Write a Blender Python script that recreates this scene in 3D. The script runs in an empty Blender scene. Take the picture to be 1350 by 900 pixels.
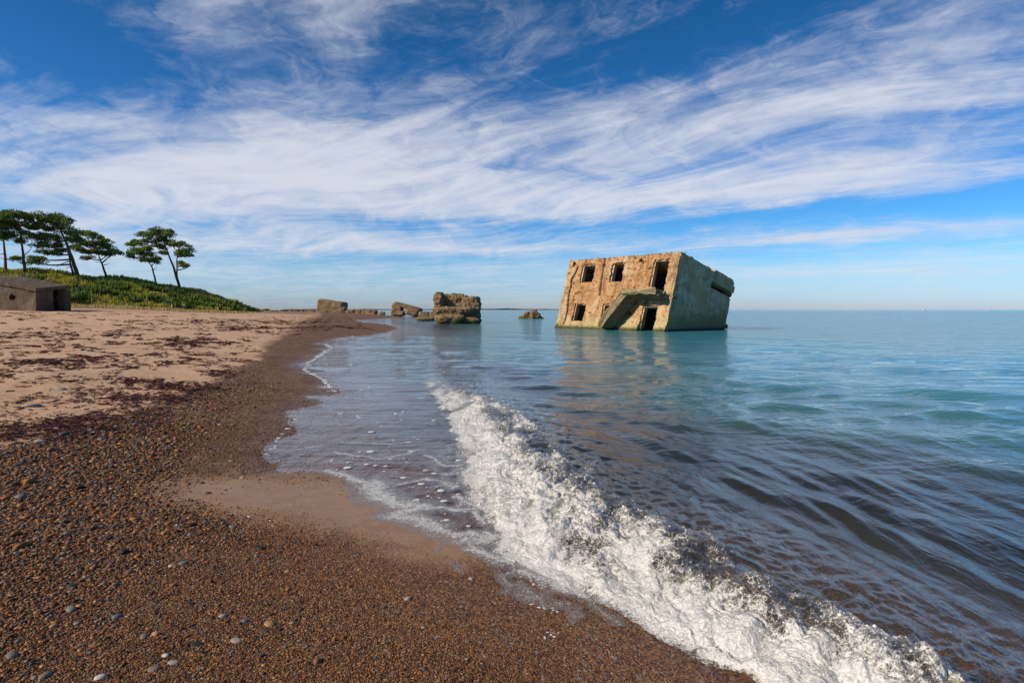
import bpy, math, random
import numpy as np
random.seed(7); rng = np.random.default_rng(7)
S = bpy.context.scene; COL = S.collection
R_ = math.radians

# ------------------------------------------------------------------ helpers
def tag(o, label=None, cat=None, group=None, kind=None):
    if label: o['label'] = label
    if cat: o['category'] = cat
    if group: o['group'] = group
    if kind: o['kind'] = kind
    return o

def empty(name, loc=(0, 0, 0), rot=(0, 0, 0)):
    o = bpy.data.objects.new(name, None); COL.objects.link(o)
    o.location = loc; o.rotation_euler = rot; o.empty_display_size = 0.3
    return o

def mesh_np(name, v, f, mat=None, parent=None, attrs=None, smooth=True, link=True):
    """v (N,3), f (M,3|4) or list of such arrays"""
    fs = f if isinstance(f, list) else [f]
    fs = [np.asarray(a, np.int32) for a in fs if len(a)]
    v = np.asarray(v, np.float32)
    me = bpy.data.meshes.new(name)
    me.vertices.add(len(v)); me.vertices.foreach_set('co', v.ravel())
    loops = np.concatenate([a.ravel() for a in fs]); n = sum(len(a) for a in fs)
    tot = np.concatenate([np.full(len(a), a.shape[1], np.int32) for a in fs])
    st = np.concatenate([[0], np.cumsum(tot)[:-1]]).astype(np.int32)
    me.loops.add(len(loops)); me.loops.foreach_set('vertex_index', loops)
    me.polygons.add(n); me.polygons.foreach_set('loop_start', st); me.polygons.foreach_set('loop_total', tot)
    me.polygons.foreach_set('use_smooth', np.full(n, smooth))
    for k, a in (attrs or {}).items():
        a = np.asarray(a, np.float32)
        if a.ndim == 1:
            at = me.attributes.new(k, 'FLOAT', 'POINT'); at.data.foreach_set('value', a)
        else:
            at = me.attributes.new(k, 'FLOAT_COLOR', 'POINT')
            at.data.foreach_set('color', np.concatenate([a[:, :3], np.ones((len(a), 1), np.float32)], 1).astype(np.float32).ravel())
    me.update(calc_edges=True); me.validate()
    if mat: me.materials.append(mat)
    if not link: return me
    o = bpy.data.objects.new(name, me); COL.objects.link(o)
    if parent: o.parent = parent
    return o

def _hash(ix, iy, iz, seed):
    h = (ix.astype(np.int64) * 374761393 + iy.astype(np.int64) * 668265263 + iz.astype(np.int64) * 1274126177 + seed * 974711) & 0xffffffff
    h = ((h ^ (h >> 13)) * 1274126177) & 0xffffffff
    h = ((h ^ (h >> 16)) * 2246822519) & 0xffffffff
    return (h ^ (h >> 15)) & 0xffffffff
_G = rng.normal(size=(256, 3)); _G /= np.linalg.norm(_G, axis=1)[:, None]
def pn(x, y, z=0., seed=0):
    """gradient noise about -0.7..0.7"""
    x, y, z = np.broadcast_arrays(np.asarray(x, float), np.asarray(y, float), np.asarray(z, float))
    xi, yi, zi = np.floor(x), np.floor(y), np.floor(z)
    xf, yf, zf = x - xi, y - yi, z - zi
    u, v, w = [t * t * t * (t * (t * 6 - 15) + 10) for t in (xf, yf, zf)]
    out = 0.
    for a in (0, 1):
        for b in (0, 1):
            for c in (0, 1):
                g = _G[_hash(xi + a, yi + b, zi + c, seed) & 255]
                d = g[..., 0] * (xf - a) + g[..., 1] * (yf - b) + g[..., 2] * (zf - c)
                out = out + d * (u if a else 1 - u) * (v if b else 1 - v) * (w if c else 1 - w)
    return out
def fbm(x, y, z=0., o=4, seed=0, lac=2.03, gain=.5):
    s = 0.; a = 1.
    for i in range(o):
        s = s + a * pn(x, y, z, seed + i * 17); x, y, z = np.asarray(x) * lac + 11.3, np.asarray(y) * lac + 5.1, np.asarray(z) * lac + 3.7; a *= gain
    return s
def sst(a, b, x):
    t = np.clip((np.asarray(x, float) - a) / (b - a), 0, 1); return t * t * (3 - 2 * t)

def seg_dist(px, py, poly, signed=False):
    """distance to open polyline; if signed, + on its left-hand side. also returns arc parameter"""
    best = np.full(px.shape, 1e18); sg = np.ones(px.shape); tt = np.zeros(px.shape)
    acc = 0.
    for (ax, ay), (bx, by) in zip(poly[:-1], poly[1:]):
        dx, dy = bx - ax, by - ay; L2 = dx * dx + dy * dy + 1e-12
        t = np.clip(((px - ax) * dx + (py - ay) * dy) / L2, 0, 1)
        qx, qy = px - ax - t * dx, py - ay - t * dy
        d = qx * qx + qy * qy; m = d < best
        best = np.where(m, d, best); tt = np.where(m, acc + t * math.sqrt(L2), tt)
        sg = np.where(m, np.sign(dx * qy - dy * qx + 1e-15), sg)
        acc += math.sqrt(L2)
    d = np.sqrt(best)
    return (d * sg if signed else d), tt
def inpoly(px, py, poly):
    r = np.zeros(np.shape(px), bool); n = len(poly)
    for i in range(n):
        (ax, ay), (bx, by) = poly[i], poly[(i + 1) % n]
        c = ((ay > py) != (by > py)) & (px < (bx - ax) * (py - ay) / (by - ay + 1e-15) + ax)
        r ^= c
    return r
def softpoly(px, py, poly, w):
    d, _ = seg_dist(px, py, list(poly) + [poly[0]])
    d = np.where(inpoly(px, py, poly), d, -d)
    return sst(-w, w, d)

# ------------------------------------------------------------------ camera
CH = 1.45; FPX = 750.; PITCH = math.atan(42 / 750)
fw = np.array([0, math.cos(PITCH), -math.sin(PITCH)]); up = np.array([0, math.sin(PITCH), math.cos(PITCH)])
def ray(px, py):
    px = np.asarray(px, float); py = np.asarray(py, float)
    cx = (px - 675) / FPX; cy = (450 - py) / FPX
    return np.stack([cx, fw[1] + cy * up[1], fw[2] + cy * up[2]], -1)
def proj(P):
    d = np.asarray(P, float) - [0, 0, CH]; f = d @ fw
    f = np.where(f > .05, f, .05)
    return 675 + FPX * d[..., 0] / f, 450 - FPX * (d @ up) / f
def atz(px, py, z=0.):
    d = ray(px, py); t = (z - CH) / d[..., 2]
    return np.stack([d[..., 0] * t, d[..., 1] * t], -1)
def atY(px, py, Y):
    d = ray(px, py); t = Y / d[1]
    return np.array([d[0] * t, Y, CH + d[2] * t])
cam = bpy.data.cameras.new('camera'); co = bpy.data.objects.new('camera', cam); COL.objects.link(co)
cam.lens = 20; cam.sensor_width = 36; cam.clip_start = .05; cam.clip_end = 20000
co.location = (0, 0, CH); co.rotation_euler = (math.pi / 2 - PITCH, 0, 0); S.camera = co

# ------------------------------------------------------------------ node helper
class NT:
    def __init__(s, tree): s.t = tree; s.n = tree.nodes; s.l = tree.links
    def node(s, typ, **kw):
        n = s.n.new(typ)
        ins = kw.pop('ins', {})
        for k, v in kw.items(): setattr(n, k, v)
        for k, v in ins.items(): s.set(n.inputs[k], v)
        return n
    def set(s, sock, v):
        if hasattr(v, 'outputs'): v = v.outputs[0]
        if isinstance(v, bpy.types.NodeSocket): s.l.new(v, sock)
        elif isinstance(v, (tuple, list)) and sock.type == 'RGBA' and len(v) == 3: sock.default_value = (*v, 1)
        else: sock.default_value = v
    def m(s, op, a, b=None, c=None, clamp=False):
        n = s.n.new('ShaderNodeMath'); n.operation = op; n.use_clamp = clamp
        for i, v in enumerate((a, b, c)):
            if v is not None: s.set(n.inputs[i], v)
        return n.outputs[0]
    def vm(s, op, a, b=None, scale=None):
        n = s.n.new('ShaderNodeVectorMath'); n.operation = op
        s.set(n.inputs[0], a)
        if b is not None: s.set(n.inputs[1], b)
        if scale is not None: s.set(n.inputs['Scale'], scale)
        return n.outputs[0]
    def noise(s, vec, scale, detail=4, rough=.55, dist=0., col=False):
        n = s.node('ShaderNodeTexNoise', ins={'Scale': scale, 'Detail': detail, 'Roughness': rough, 'Distortion': dist})
        if vec is not None: s.set(n.inputs['Vector'], vec)
        return n.outputs['Color' if col else 'Fac']
    def voro(s, vec, scale, feature='F1', out='Distance', rand=1.):
        n = s.node('ShaderNodeTexVoronoi', feature=feature, ins={'Scale': scale, 'Randomness': rand})
        if vec is not None: s.set(n.inputs['Vector'], vec)
        return n.outputs[out]
    def ramp(s, fac, pts, interp='LINEAR'):
        n = s.n.new('ShaderNodeValToRGB'); n.color_ramp.interpolation = interp
        e = n.color_ramp.elements
        while len(e) < len(pts): e.new(.5)
        for i, (p, c) in enumerate(pts):
            e[i].position = p; e[i].color = (c, c, c, 1) if isinstance(c, (int, float)) else (*c, 1)
        s.set(n.inputs[0], fac); return n.outputs[0]
    def mr(s, v, a, b, c=0., d=1., smooth=False):
        n = s.n.new('ShaderNodeMapRange'); n.interpolation_type = 'SMOOTHSTEP' if smooth else 'LINEAR'
        for i, x in enumerate((v, a, b, c, d)): s.set(n.inputs[i], x)
        return n.outputs[0]
    def mix(s, f, a, b, blend='MIX'):
        n = s.n.new('ShaderNodeMix'); n.data_type = 'RGBA'; n.blend_type = blend
        s.set(n.inputs[0], f); s.set(n.inputs[6], a); s.set(n.inputs[7], b); return n.outputs[2]
    def attr(s, name, out='Fac'):
        return s.node('ShaderNodeAttribute', attribute_name=name).outputs[out]
    def bump(s, h, strength=.5, dist=.02, normal=None):
        n = s.node('ShaderNodeBump', ins={'Strength': strength, 'Distance': dist, 'Height': h})
        if normal is not None: s.set(n.inputs['Normal'], normal)
        return n.outputs[0]
    def scalev(s, vec, sc):
        return s.node('ShaderNodeMapping', ins={'Vector': vec, 'Scale': sc}).outputs[0]
def material(name):
    m = bpy.data.materials.new(name); m.use_nodes = True
    m.node_tree.nodes.clear(); t = NT(m.node_tree)
    t.out = t.node('ShaderNodeOutputMaterial')
    return m, t
def principled(t, **ins):
    p = t.node('ShaderNodeBsdfPrincipled', ins={k.replace('_', ' '): v for k, v in ins.items()})
    t.l.new(p.outputs[0], t.out.inputs['Surface']); return p
def pos(t): return t.node('ShaderNodeNewGeometry').outputs['Position']
def objco(t): return t.node('ShaderNodeTexCoord').outputs['Object']
def sepz(t, v): return t.node('ShaderNodeSeparateXYZ', ins={0: v})

# ------------------------------------------------------------------ sky and sun
SUN_EL = R_(33); SUNV = np.array([-.91, -.42]); SUNV = SUNV / np.linalg.norm(SUNV)
SX, SY, SZ = SUNV[0] * math.cos(SUN_EL), SUNV[1] * math.cos(SUN_EL), math.sin(SUN_EL)
w = bpy.data.worlds.new('World'); S.world = w; w.use_nodes = True
w.node_tree.nodes.clear(); t = NT(w.node_tree)
sky = t.node('ShaderNodeTexSky', sky_type='NISHITA', sun_disc=False, sun_elevation=SUN_EL,
             sun_rotation=math.atan2(SUNV[0], SUNV[1]), altitude=0, air_density=1.0, dust_density=.15, ozone_density=2.6)
d = t.node('ShaderNodeTexCoord').outputs['Generated']
dn = t.vm('NORMALIZE', d); sp = sepz(t, dn)
dx, dy, dz = sp.outputs
az = t.m('MULTIPLY', t.m('ARCTAN2', dx, dy), 57.2958)
el = t.m('MULTIPLY', t.m('ARCSINE', dz), 57.2958)
zz = t.m('ADD', t.m('MAXIMUM', dz, 0.), .045)
U = t.m('DIVIDE', dx, zz); V = t.m('DIVIDE', dy, zz)
# broad placing of the cirrus sheet: (az, el, r_az, r_el, rotation, amount)
BL = [
 (8, 17, 34, 4.6, 5, .50), (34, 15.5, 22, 5, 7, .40), (-22, 14, 26, 4.0, -3, .44), (-34, 8.5, 24, 5.0, 0, .50),
 (-3, 10, 42, 2.6, 0, .34), (22, 11.3, 30, 2.3, 2, .36), (-8, 20, 13, 3.2, 20, .24), (-24, 20, 8, 4.0, -25, .26),
 (-15, 27, 6, 3.0, 35, .30), (-30, 27, 16, 4, 5, .26), (8, 26, 30, 3.5, 0, .12), (0, 3.6, 60, 2.8, 0, .42), (36, 22, 12, 3, 18, .22),
 (5, 6.2, 50, 1.2, 1, .22), (-37, 15.2, 6, .7, 3, .22), (20, 9.0, 13, 1.0, 0, -.46), (41, 8.4, 9, 1.1, 3, -.42), (-15, 8.3, 9, .8, 0, -.34),
 (3, 8.2, 8, .8, 0, -.32), (-37, 20, 9, 4, -5, -.34), (15, 24.5, 8, 2.6, 12, -.26), (-6, 22.5, 7, 1.6, 5, -.24), (38, 28, 14, 3, 12, -.26),
 (12, 5.0, 14, .8, 0, -.26), (-12, 4.4, 16, .8, 0, -.22), (-2, 14.0, 8, .8, 0, -.22), (24, 13.6, 8, 1.0, 5, -.22), (28, 6.0, 16, .7, 1, .30), (30, 3.6, 18, .8, 0, .26), (-6, 6.0, 14, .6, 0, .18),
]
wob = t.noise(t.node('ShaderNodeCombineXYZ', ins={0: t.m('MULTIPLY', az, .07), 1: t.m('MULTIPLY', el, .2)}).outputs[0], 1.0, 5, .6, .6, True)
ws = t.node('ShaderNodeSeparateColor', ins={0: wob})
azw = t.m('ADD', az, t.m('MULTIPLY', t.m('SUBTRACT', ws.outputs[0], .5), 14))
elw = t.m('ADD', el, t.m('MULTIPLY', t.m('SUBTRACT', ws.outputs[1], .5), 5))
D = None
for a0, e0, ra, re, ro, am in BL:
    c, s_ = math.cos(R_(ro)), math.sin(R_(ro))
    A = t.m('SUBTRACT', azw, a0); E = t.m('SUBTRACT', elw, e0)
    p = t.m('MULTIPLY_ADD', A, c / ra, t.m('MULTIPLY', E, s_ / ra)); q = t.m('MULTIPLY_ADD', E, c / re, t.m('MULTIPLY', A, -s_ / re))
    g = t.m('POWER', 2.71828, t.m('MULTIPLY', t.m('ADD', t.m('MULTIPLY', p, p), t.m('MULTIPLY', q, q)), -1.))
    D = t.m('MULTIPLY', g, am) if D is None else t.m('MULTIPLY_ADD', g, am, D)
# streaks: noise on the cloud layer, drawn out along the wind
def streak(ang, sa, sb, detail, rough, dist, seed):
    c, s_ = math.cos(R_(ang)), math.sin(R_(ang))
    a = t.m('MULTIPLY_ADD', U, s_, t.m('MULTIPLY', V, c)); b = t.m('MULTIPLY_ADD', U, c, t.m('MULTIPLY', V, -s_))
    return t.noise(t.node('ShaderNodeCombineXYZ', ins={0: t.m('MULTIPLY', a, sa), 1: t.m('MULTIPLY', b, sb), 2: seed}).outputs[0], 1., detail, rough, dist)
# the layer itself is drifted about so that the streaks bend and fan
dr = t.noise(t.node('ShaderNodeCombineXYZ', ins={0: t.m('MULTIPLY', U, .22), 1: t.m('MULTIPLY', V, .22), 2: 4.4}).outputs[0], 1., 2, .5, 0, True)
ds = t.node('ShaderNodeSeparateColor', ins={0: dr})
U = t.m('MULTIPLY_ADD', t.m('SUBTRACT', ds.outputs[0], .5), 3.6, U); V = t.m('MULTIPLY_ADD', t.m('SUBTRACT', ds.outputs[1], .5), 3.6, V)
s1 = streak(-62, .42, 1.0, 7, .62, 1.2, 3.3)
s2 = streak(-46, .9, 2.3, 8, .66, 1.6, 8.1)
s3 = t.noise(t.node('ShaderNodeCombineXYZ', ins={0: t.m('MULTIPLY', azw, .20), 1: t.m('MULTIPLY', elw, .42), 2: 2.2}).outputs[0], 1., 7, .66, .8)
st_ = t.m('ADD', t.m('ADD', t.m('MULTIPLY', t.m('SUBTRACT', s1, .5), 1.5), t.m('MULTIPLY', t.m('SUBTRACT', s2, .5), .95)), t.m('MULTIPLY', t.m('SUBTRACT', s3, .5), 1.05))
st_ = t.m('MULTIPLY', st_, t.mr(el, .5, 7., .45, 1.))
D = t.m('ADD', D, t.m('MULTIPLY', st_, .88))
D = t.mr(D, -.04, 1.10, 0., .90, True)
skyc = t.node('ShaderNodeHueSaturation', ins={'Hue': .5, 'Saturation': 1.38, 'Value': 1., 'Color': sky.outputs[0]}).outputs[0]
skyc = t.mix(1., skyc, t.ramp(t.mr(el, 0., 30.), [(0, (.56, .74, 1.52)), (.04, (.60, .82, 1.46)), (.12, (.66, .96, 1.38)), (.27, (.56, .99, 1.36)), (.6, (.60, .88, 1.10)), (1, (.62, .80, .88))]), 'MULTIPLY')
cloudc = t.mix(s2, (6.4, 6.75, 7.9), (8.5, 8.65, 9.2))
final = t.mix(D, skyc, cloudc)
bg = t.node('ShaderNodeBackground', ins={'Color': final, 'Strength': .085})
wo = t.node('ShaderNodeOutputWorld'); t.l.new(bg.outputs[0], wo.inputs[0])
sl = bpy.data.lights.new('sun', 'SUN'); sl.energy = 5.0; sl.angle = R_(.5); sl.color = (1, .85, .64)
so = bpy.data.objects.new('sun', sl); COL.objects.link(so)
from mathutils import Vector, Matrix, Euler
so.rotation_euler = Vector((-SX, -SY, -SZ)).to_track_quat('-Z', 'Y').to_euler(); so.location = (-20, -8, 15)
vs = S.view_settings; vs.view_transform = 'Standard'; vs.look = 'None'; vs.exposure = 0.15; vs.gamma = 1.0; vs.use_curve_mapping = False
w.cycles.sampling_method = 'MANUAL'; w.cycles.sample_map_resolution = 512
S.cycles.max_bounces = 6; S.cycles.transparent_max_bounces = 10; S.cycles.caustics_reflective = False; S.cycles.caustics_refractive = False
S.cycles.sample_clamp_indirect = 6
# ------------------------------------------------------------------ the lie of the land
_sp = [(1000, 922), (950, 886), (840, 800), (690, 744), (640, 714), (575, 696), (540, 678), (495, 652), (440, 624), (365, 618), (352, 598), (372, 568), (402, 540),
       (440, 516), (424, 500), (400, 488), (415, 470), (436, 458), (424, 453), (440, 447), (500, 440.5), (528, 433.5), (515, 428.5), (478, 424.5), (470, 422), (505, 420),
       (536, 418.8), (528, 417), (480, 415.3), (455, 414.2), (430, 413.2)]
SHORE = [(9., -14.), (3.2, -1.), (2.1, .9)] + [tuple(atz(a, b, .0)) for a, b in _sp] + [(-75., 330.), (-170., 420.)]
SHOREPOLY = SHORE + [(-900., 420.), (-900., -14.)]
_FX = np.array([-400, -100, -30, -10, -5, -3, -1.6, 0, 1, 2.5, 5, 12, 20, 30, 60, 500.])
_FZ = np.array([-6, -4.4, -3.2, -1.9, -.85, -.30, -.05, 0, .075, .20, .42, .84, 1.06, 1.27, 1.4, 1.5])
def prof(s):
    return (np.interp(s - .35, _FX, _FZ) + np.interp(s + .35, _FX, _FZ) + np.interp(s, _FX, _FZ)) / 3
def interp_t(x, ks):
    ks = np.array(ks, float); return np.interp(x, ks[:, 0], ks[:, 1])
# the dune: foot line, crest line and crest height by bearing
_foot = [(-900, 60), (0, 60), (60, 62), (200, 68), (300, 76), (335, 84), (350, 100)]
_crest = [(-900, 74), (0, 73), (100, 76), (200, 80), (240, 82), (290, 87), (320, 94), (350, 108)]
_top = [(-900, 7.6), (-300, 7.3), (0, 6.55), (60, 6.3), (100, 6.1), (200, 5.3), (240, 4.75), (290, 3.95), (320, 2.8), (345, 1.5), (360, 1.35)]
def ground(x, y, fine=True):
    x = np.asarray(x, float); y = np.asarray(y, float)
    sd, _ = seg_dist(x, y, SHORE)
    s = np.where(inpoly(x, y, SHOREPOLY), sd, -sd)
    s = s + .35 * pn(x * .8, y * .8, 0, 3) * np.clip(np.abs(y) / 10, .3, 2)
    z = prof(s)
    yy = np.maximum(y, 1.); px = 675 + 750.9 * x / yy
    fo, cr, tp = interp_t(px, _foot), interp_t(px, _crest), interp_t(px, _top)
    on = sst(385, 345, px) * (y > 30)
    k = np.clip((y - fo) / (cr - fo), 0, 1)
    k2 = np.where(k < .25, k * k * 2.2, .1375 + (k - .25) * 1.15); k2 = np.minimum(k2, 1.)
    foot_rise = sst(35, 62, y) * .42
    dz = np.maximum(tp - 1.8, -.3) * k2 + foot_rise * sst(330, 120, px)
    lump = (.8 * pn(x * .22, y * .35, 0, 5) + .5 * pn(x * .7, y * .7, 0, 6) + .25 * pn(x * 1.9, y * 1.9, 0, 7)) * sst(0, .2, k) * np.clip((tp - 1.4) / 2, 0, 1)
    z = np.where(y > 30, z + on * (dz + lump), z)
    if fine:
        z = z + .018 * fbm(x * 1.6, y * 1.6, 0, 3, 21) * sst(.5, 4, s) + .004 * fbm(x * 6, y * 6, 0, 2, 31) * sst(.1, 1, s)
        z = z + .028 * pn(x * 3.1, y * 3.1, 0, 41) * sst(4, 8, s) * sst(6, 12, y)
    return z, s
def gz(x, y): return float(ground(np.array([x]), np.array([y]))[0][0])
_GL = {}
def glook(x, y):
    """ground height read off the finished ground sheet"""
    A, R, Z = _GL['a'], _GL['r'], _GL['z']
    a = np.degrees(np.arctan2(x, y)); r = np.hypot(x, y)
    i = np.clip(np.searchsorted(A, a) - 1, 0, len(A) - 2); j = np.clip(np.searchsorted(R, r) - 1, 0, len(R) - 2)
    u = np.clip((a - A[i]) / (A[i + 1] - A[i]), 0, 1); v = np.clip((r - R[j]) / (R[j + 1] - R[j]), 0, 1)
    return (Z[j, i] * (1 - u) + Z[j, i + 1] * u) * (1 - v) + (Z[j + 1, i] * (1 - u) + Z[j + 1, i + 1] * u) * v
def hitg(px, py):
    """point of the ground seen at a photo pixel (march along the ray); arrays"""
    px = np.atleast_1d(np.asarray(px, float)); py = np.atleast_1d(np.asarray(py, float))
    d = ray(px, py); t = np.full(px.shape, .5); hit = np.zeros(px.shape, bool)
    for k in range(160):
        tn = t * 1.033
        b = (~hit) & (CH + d[..., 2] * tn < np.maximum(glook(d[..., 0] * tn, d[..., 1] * tn), -.02)); hit |= b
        t = np.where(hit, t, tn)
    a, b = t.copy(), t * 1.033
    for k in range(12):
        m = (a + b) / 2; u = CH + d[..., 2] * m < np.maximum(glook(d[..., 0] * m, d[..., 1] * m), -.02)
        b = np.where(u, m, b); a = np.where(u, a, m)
    m = (a + b) / 2
    return d[..., 0] * m, d[..., 1] * m, hit

# the little breaker: its foot (shore side) and its crest line (sea side)
_ff = [(548, 488), (560, 503), (600, 560), (614, 600), (612, 640), (640, 690), (668, 738), (720, 757), (780, 778), (830, 815), (900, 852), (960, 888)]
FOOT = [tuple(atz(a, b, .015)) for a, b in _ff] + [(1.22, 1.55), (1.75, .7), (2.5, -.6)]
_bb = [(556, 484, .04), (592, 491, .07), (640, 520, .09), (680, 545, .10), (705, 565, .115), (735, 600, .125), (790, 648, .135), (850, 682, .14), (905, 700, .14), (1000, 768, .14), (1040, 784, .15), (1085, 788, .155), (1150, 836, .15), (1222, 872, .14)]
CREST = [tuple(atz(a, b, c)) for a, b, c in _bb] + [(1.95, 1.2), (2.4, .3), (3.1, -1.)]
def cum(poly):
    p = np.array(poly); L = np.concatenate([[0], np.cumsum(np.linalg.norm(np.diff(p, axis=0), axis=1))]); return p, L
FP, FL = cum(FOOT[::-1]); CP, CL = cum(CREST[::-1])
def wave(x, y):
    """swell height of the breaker and its position u across it"""
    dF, tF = seg_dist(x, y, FOOT, True)      # FOOT runs towards the camera: its left-hand side is the sea side
    dC, tC = seg_dist(x, y, CREST, True)
    A = np.interp(y, [-2, 2, 3.5, 6, 9, 12.5, 15, 20], [.105, .105, .10, .09, .075, .045, .02, 0])
    r = sst(-.02, .55, dF)
    back = np.where(dC > 0, np.exp(-(np.maximum(dC, 0) / .75) ** 1.3), 1.)
    return A * r * back, dF, dC
def ripples(x, y, lim):
    """sum of short waves; lim = shortest wavelength the mesh can carry"""
    h = np.zeros_like(x); r2 = np.random.default_rng(5)
    sea = sst(.1, 1.4, seg_dist(x, y, CREST, True)[0]) * (y > 0); dist = np.hypot(x, y)
    q1, q2 = pn(x * .35, y * .35, 1, 71), pn(x * .35, y * .35, 1, 72); wx = x + .5 * q1; wy = y + .5 * q2
    q3, q4 = pn(x * .9, y * .9, 1, 73), pn(x * .16, y * .16, 1, 74)
    for i in range(52):
        near = i < 26
        ang = (R_(196) + r2.normal() * .34) if near else (R_(252) + r2.normal() * .40)
        lam = (.16 * 1.115 ** i) if near else (.30 * 1.12 ** (i - 26))
        k = 2 * math.pi / lam; ph = r2.random() * 6.28; c0 = r2.normal(size=4)
        amp = lam * (.0095 if near else .0085) * min(1., (.34 if near else 1.5) / lam)
        g = .55 + .9 * np.abs(c0[0] * q1 + c0[1] * q2 + c0[2] * q3 + c0[3] * q4)
        wgt = (sst(26, 5, dist) if near else sst(3, 12, dist)) * sst(1., 2.2, lam / np.maximum(lim, 1e-6))
        h += amp * wgt * g * np.sin(k * (wx * math.cos(ang) + wy * math.sin(ang)) + ph + 2 * q3 * c0[3])
    return h * (.26 + .74 * sea)

# ------------------------------------------------------------------ ground sheet
def polar(azs, rs):
    a = np.radians(azs)[None, :]; r = rs[:, None]
    x = (np.sin(a) * r); y = (np.cos(a) * r)
    n, m = len(rs), len(azs); i = np.arange(n - 1)[:, None] * m + np.arange(m - 1)[None, :]
    f = np.stack([i, i + 1, i + m + 1, i + m], -1).reshape(-1, 4)
    return x.ravel(), y.ravel(), f
def radii(r0, r1, h, step):
    """rings about evenly spaced in depression angle, then geometric"""
    out = [r0]
    while out[-1] < r1:
        r = out[-1]; out.append(r + min(max(step * (r * r + h * h) / h, r * .0035), r * .045))
    return np.array(out)
SANDPOLY = [(-400, 400), (300, 409), (420, 414), (395, 428), (352, 452), (338, 474), (300, 492), (262, 508), (205, 530), (160, 548), (95, 572), (0, 590), (-400, 640)]
TONGUE = [(175, 640), (240, 627), (330, 625), (440, 626), (520, 655), (600, 700), (640, 735), (600, 745), (520, 730), (440, 705), (360, 690), (290, 682), (240, 668)]
STONY = [(-300, 600), (60, 585), (180, 555), (300, 600), (330, 622), (250, 640), (290, 690), (230, 740), (120, 790), (60, 860), (-300, 1000)]
azs = np.concatenate([np.arange(-80, -44, 1.2), np.arange(-44, 46, .13), np.arange(46, 81, 1.2)])
grs = radii(.25, 900, 1.4, .0022)
gx, gy, gf = polar(azs, grs)
gzv, gs = ground(gx, gy)
_GL.update(a=azs, r=grs, z=gzv.reshape(len(grs), len(azs)))
def masks(x, y, z):
    px, py = proj(np.stack([x, y, z], -1)); ok = (y > .6)
    jx = px + 22 * pn(x * 1.2, y * 1.2, 0, 51) * np.clip((py - 405) / 60, .2, 1.5); jy = py + 12 * fbm(x * 1.5, y * 1.5, 0, 3, 52) * np.clip((py - 405) / 90, .05, 1.3)
    sand = np.where(ok, softpoly(jx, jy, SANDPOLY, 7), 0)
    tong = np.where(ok, softpoly(jx, jy, TONGUE, 26), 0)
    stony = np.where(ok, softpoly(jx, jy, STONY, 30), 0)
    return sand, tong, stony
m_sand, m_tong, m_stony = masks(gx, gy, gzv)
wetn = sst(.75, .0, gs + .25 * pn(gx * 1.3, gy * 1.3, 0, 61)); wetn = np.maximum(wetn, m_tong * sst(1.9, .6, gs))
m, t = material('beach')
P_ = pos(t)
big = t.noise(P_, .9, 4, .6); mid = t.noise(P_, 7, 4, .6); fin = t.noise(P_, 60, 3, .6)
cell = t.voro(P_, 135, out='Color'); cs = t.node('ShaderNodeSeparateColor', ins={0: cell})
grain = t.ramp(cs.outputs[0], [(0, (.028, .014, .007)), (.22, (.075, .031, .012)), (.45, (.165, .070, .022)), (.65, (.25, .108, .034)), (.82, (.33, .165, .06)), (.93, (.14, .11, .085)), (1., (.50, .35, .21))])
cell2 = t.voro(P_, 38, out='Color'); cs2 = t.node('ShaderNodeSeparateColor', ins={0: cell2})
big_g = t.ramp(cs2.outputs[0], [(0, (.04, .036, .034)), (.4, (.13, .075, .045)), (.7, (.15, .14, .13)), (1, (.30, .25, .2))])
vd2 = t.voro(P_, 38)
grain = t.mix(t.m('MULTIPLY', t.m('GREATER_THAN', cs2.outputs[1], .72), t.m('LESS_THAN', vd2, .42)), grain, big_g)
cell3 = t.voro(P_, 15, out='Color'); cs3 = t.node('ShaderNodeSeparateColor', ins={0: cell3}); vd3 = t.voro(P_, 15)
st3 = t.ramp(cs3.outputs[0], [(0, (.03, .022, .016)), (.45, (.10, .06, .03)), (.7, (.24, .17, .10)), (1, (.46, .40, .32))])
grain = t.mix(t.m('MULTIPLY', t.m('MULTIPLY', t.m('GREATER_THAN', cs3.outputs[1], .62), t.m('LESS_THAN', vd3, .36)), t.attr('farb')), grain, st3)
band = t.noise(P_, 2.6, 6, .7, .5); grain = t.mix(t.m('MULTIPLY', t.mr(band, .46, .62, 0, .6), t.attr('farb')), grain, t.mix(1., grain, (.42, .36, .32), 'MULTIPLY')); grain = t.mix(t.m('MULTIPLY', t.mr(band, .46, .34, 0, .5), t.attr('farb')), grain, t.mix(.5, grain, (.33, .24, .15)))
grain = t.mix(t.mr(big, .3, .7, .0, .55), grain, t.mix(1., grain, (.62, .52, .46), 'MULTIPLY'))
sandc = t.mix(t.mr(mid, .3, .7), (.52, .335, .205), (.63, .43, .28))
sandc = t.mix(t.mr(fin, .35, .7, 0, .5), sandc, (.38, .24, .125))
sandc = t.mix(t.mr(big, .35, .65), sandc, t.mix(1., sandc, (.86, .80, .76), 'MULTIPLY'))
tongc = t.mix(t.mr(mid, .3, .7), (.35, .205, .10), (.46, .275, .135))
tongc = t.mix(t.mr(fin, .45, .75, 0, .6), tongc, (.12, .075, .05))
wet = t.attr('wet'); sa = t.attr('sand'); to = t.attr('tongue'); du = t.attr('dune')
col = t.mix(sa, grain, sandc); 
tongc = t.mix(.32, tongc, grain)
col = t.mix(t.mr(t.m('ADD', to, t.m('MULTIPLY', t.m('SUBTRACT', mid, .5), .9)), .15, .9), col, tongc)
und = t.attr('under'); col = t.mix(und, col, t.mix(.6, t.mix(1., col, (.62, .62, .46), 'MULTIPLY'), (.062, .058, .032)))
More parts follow.
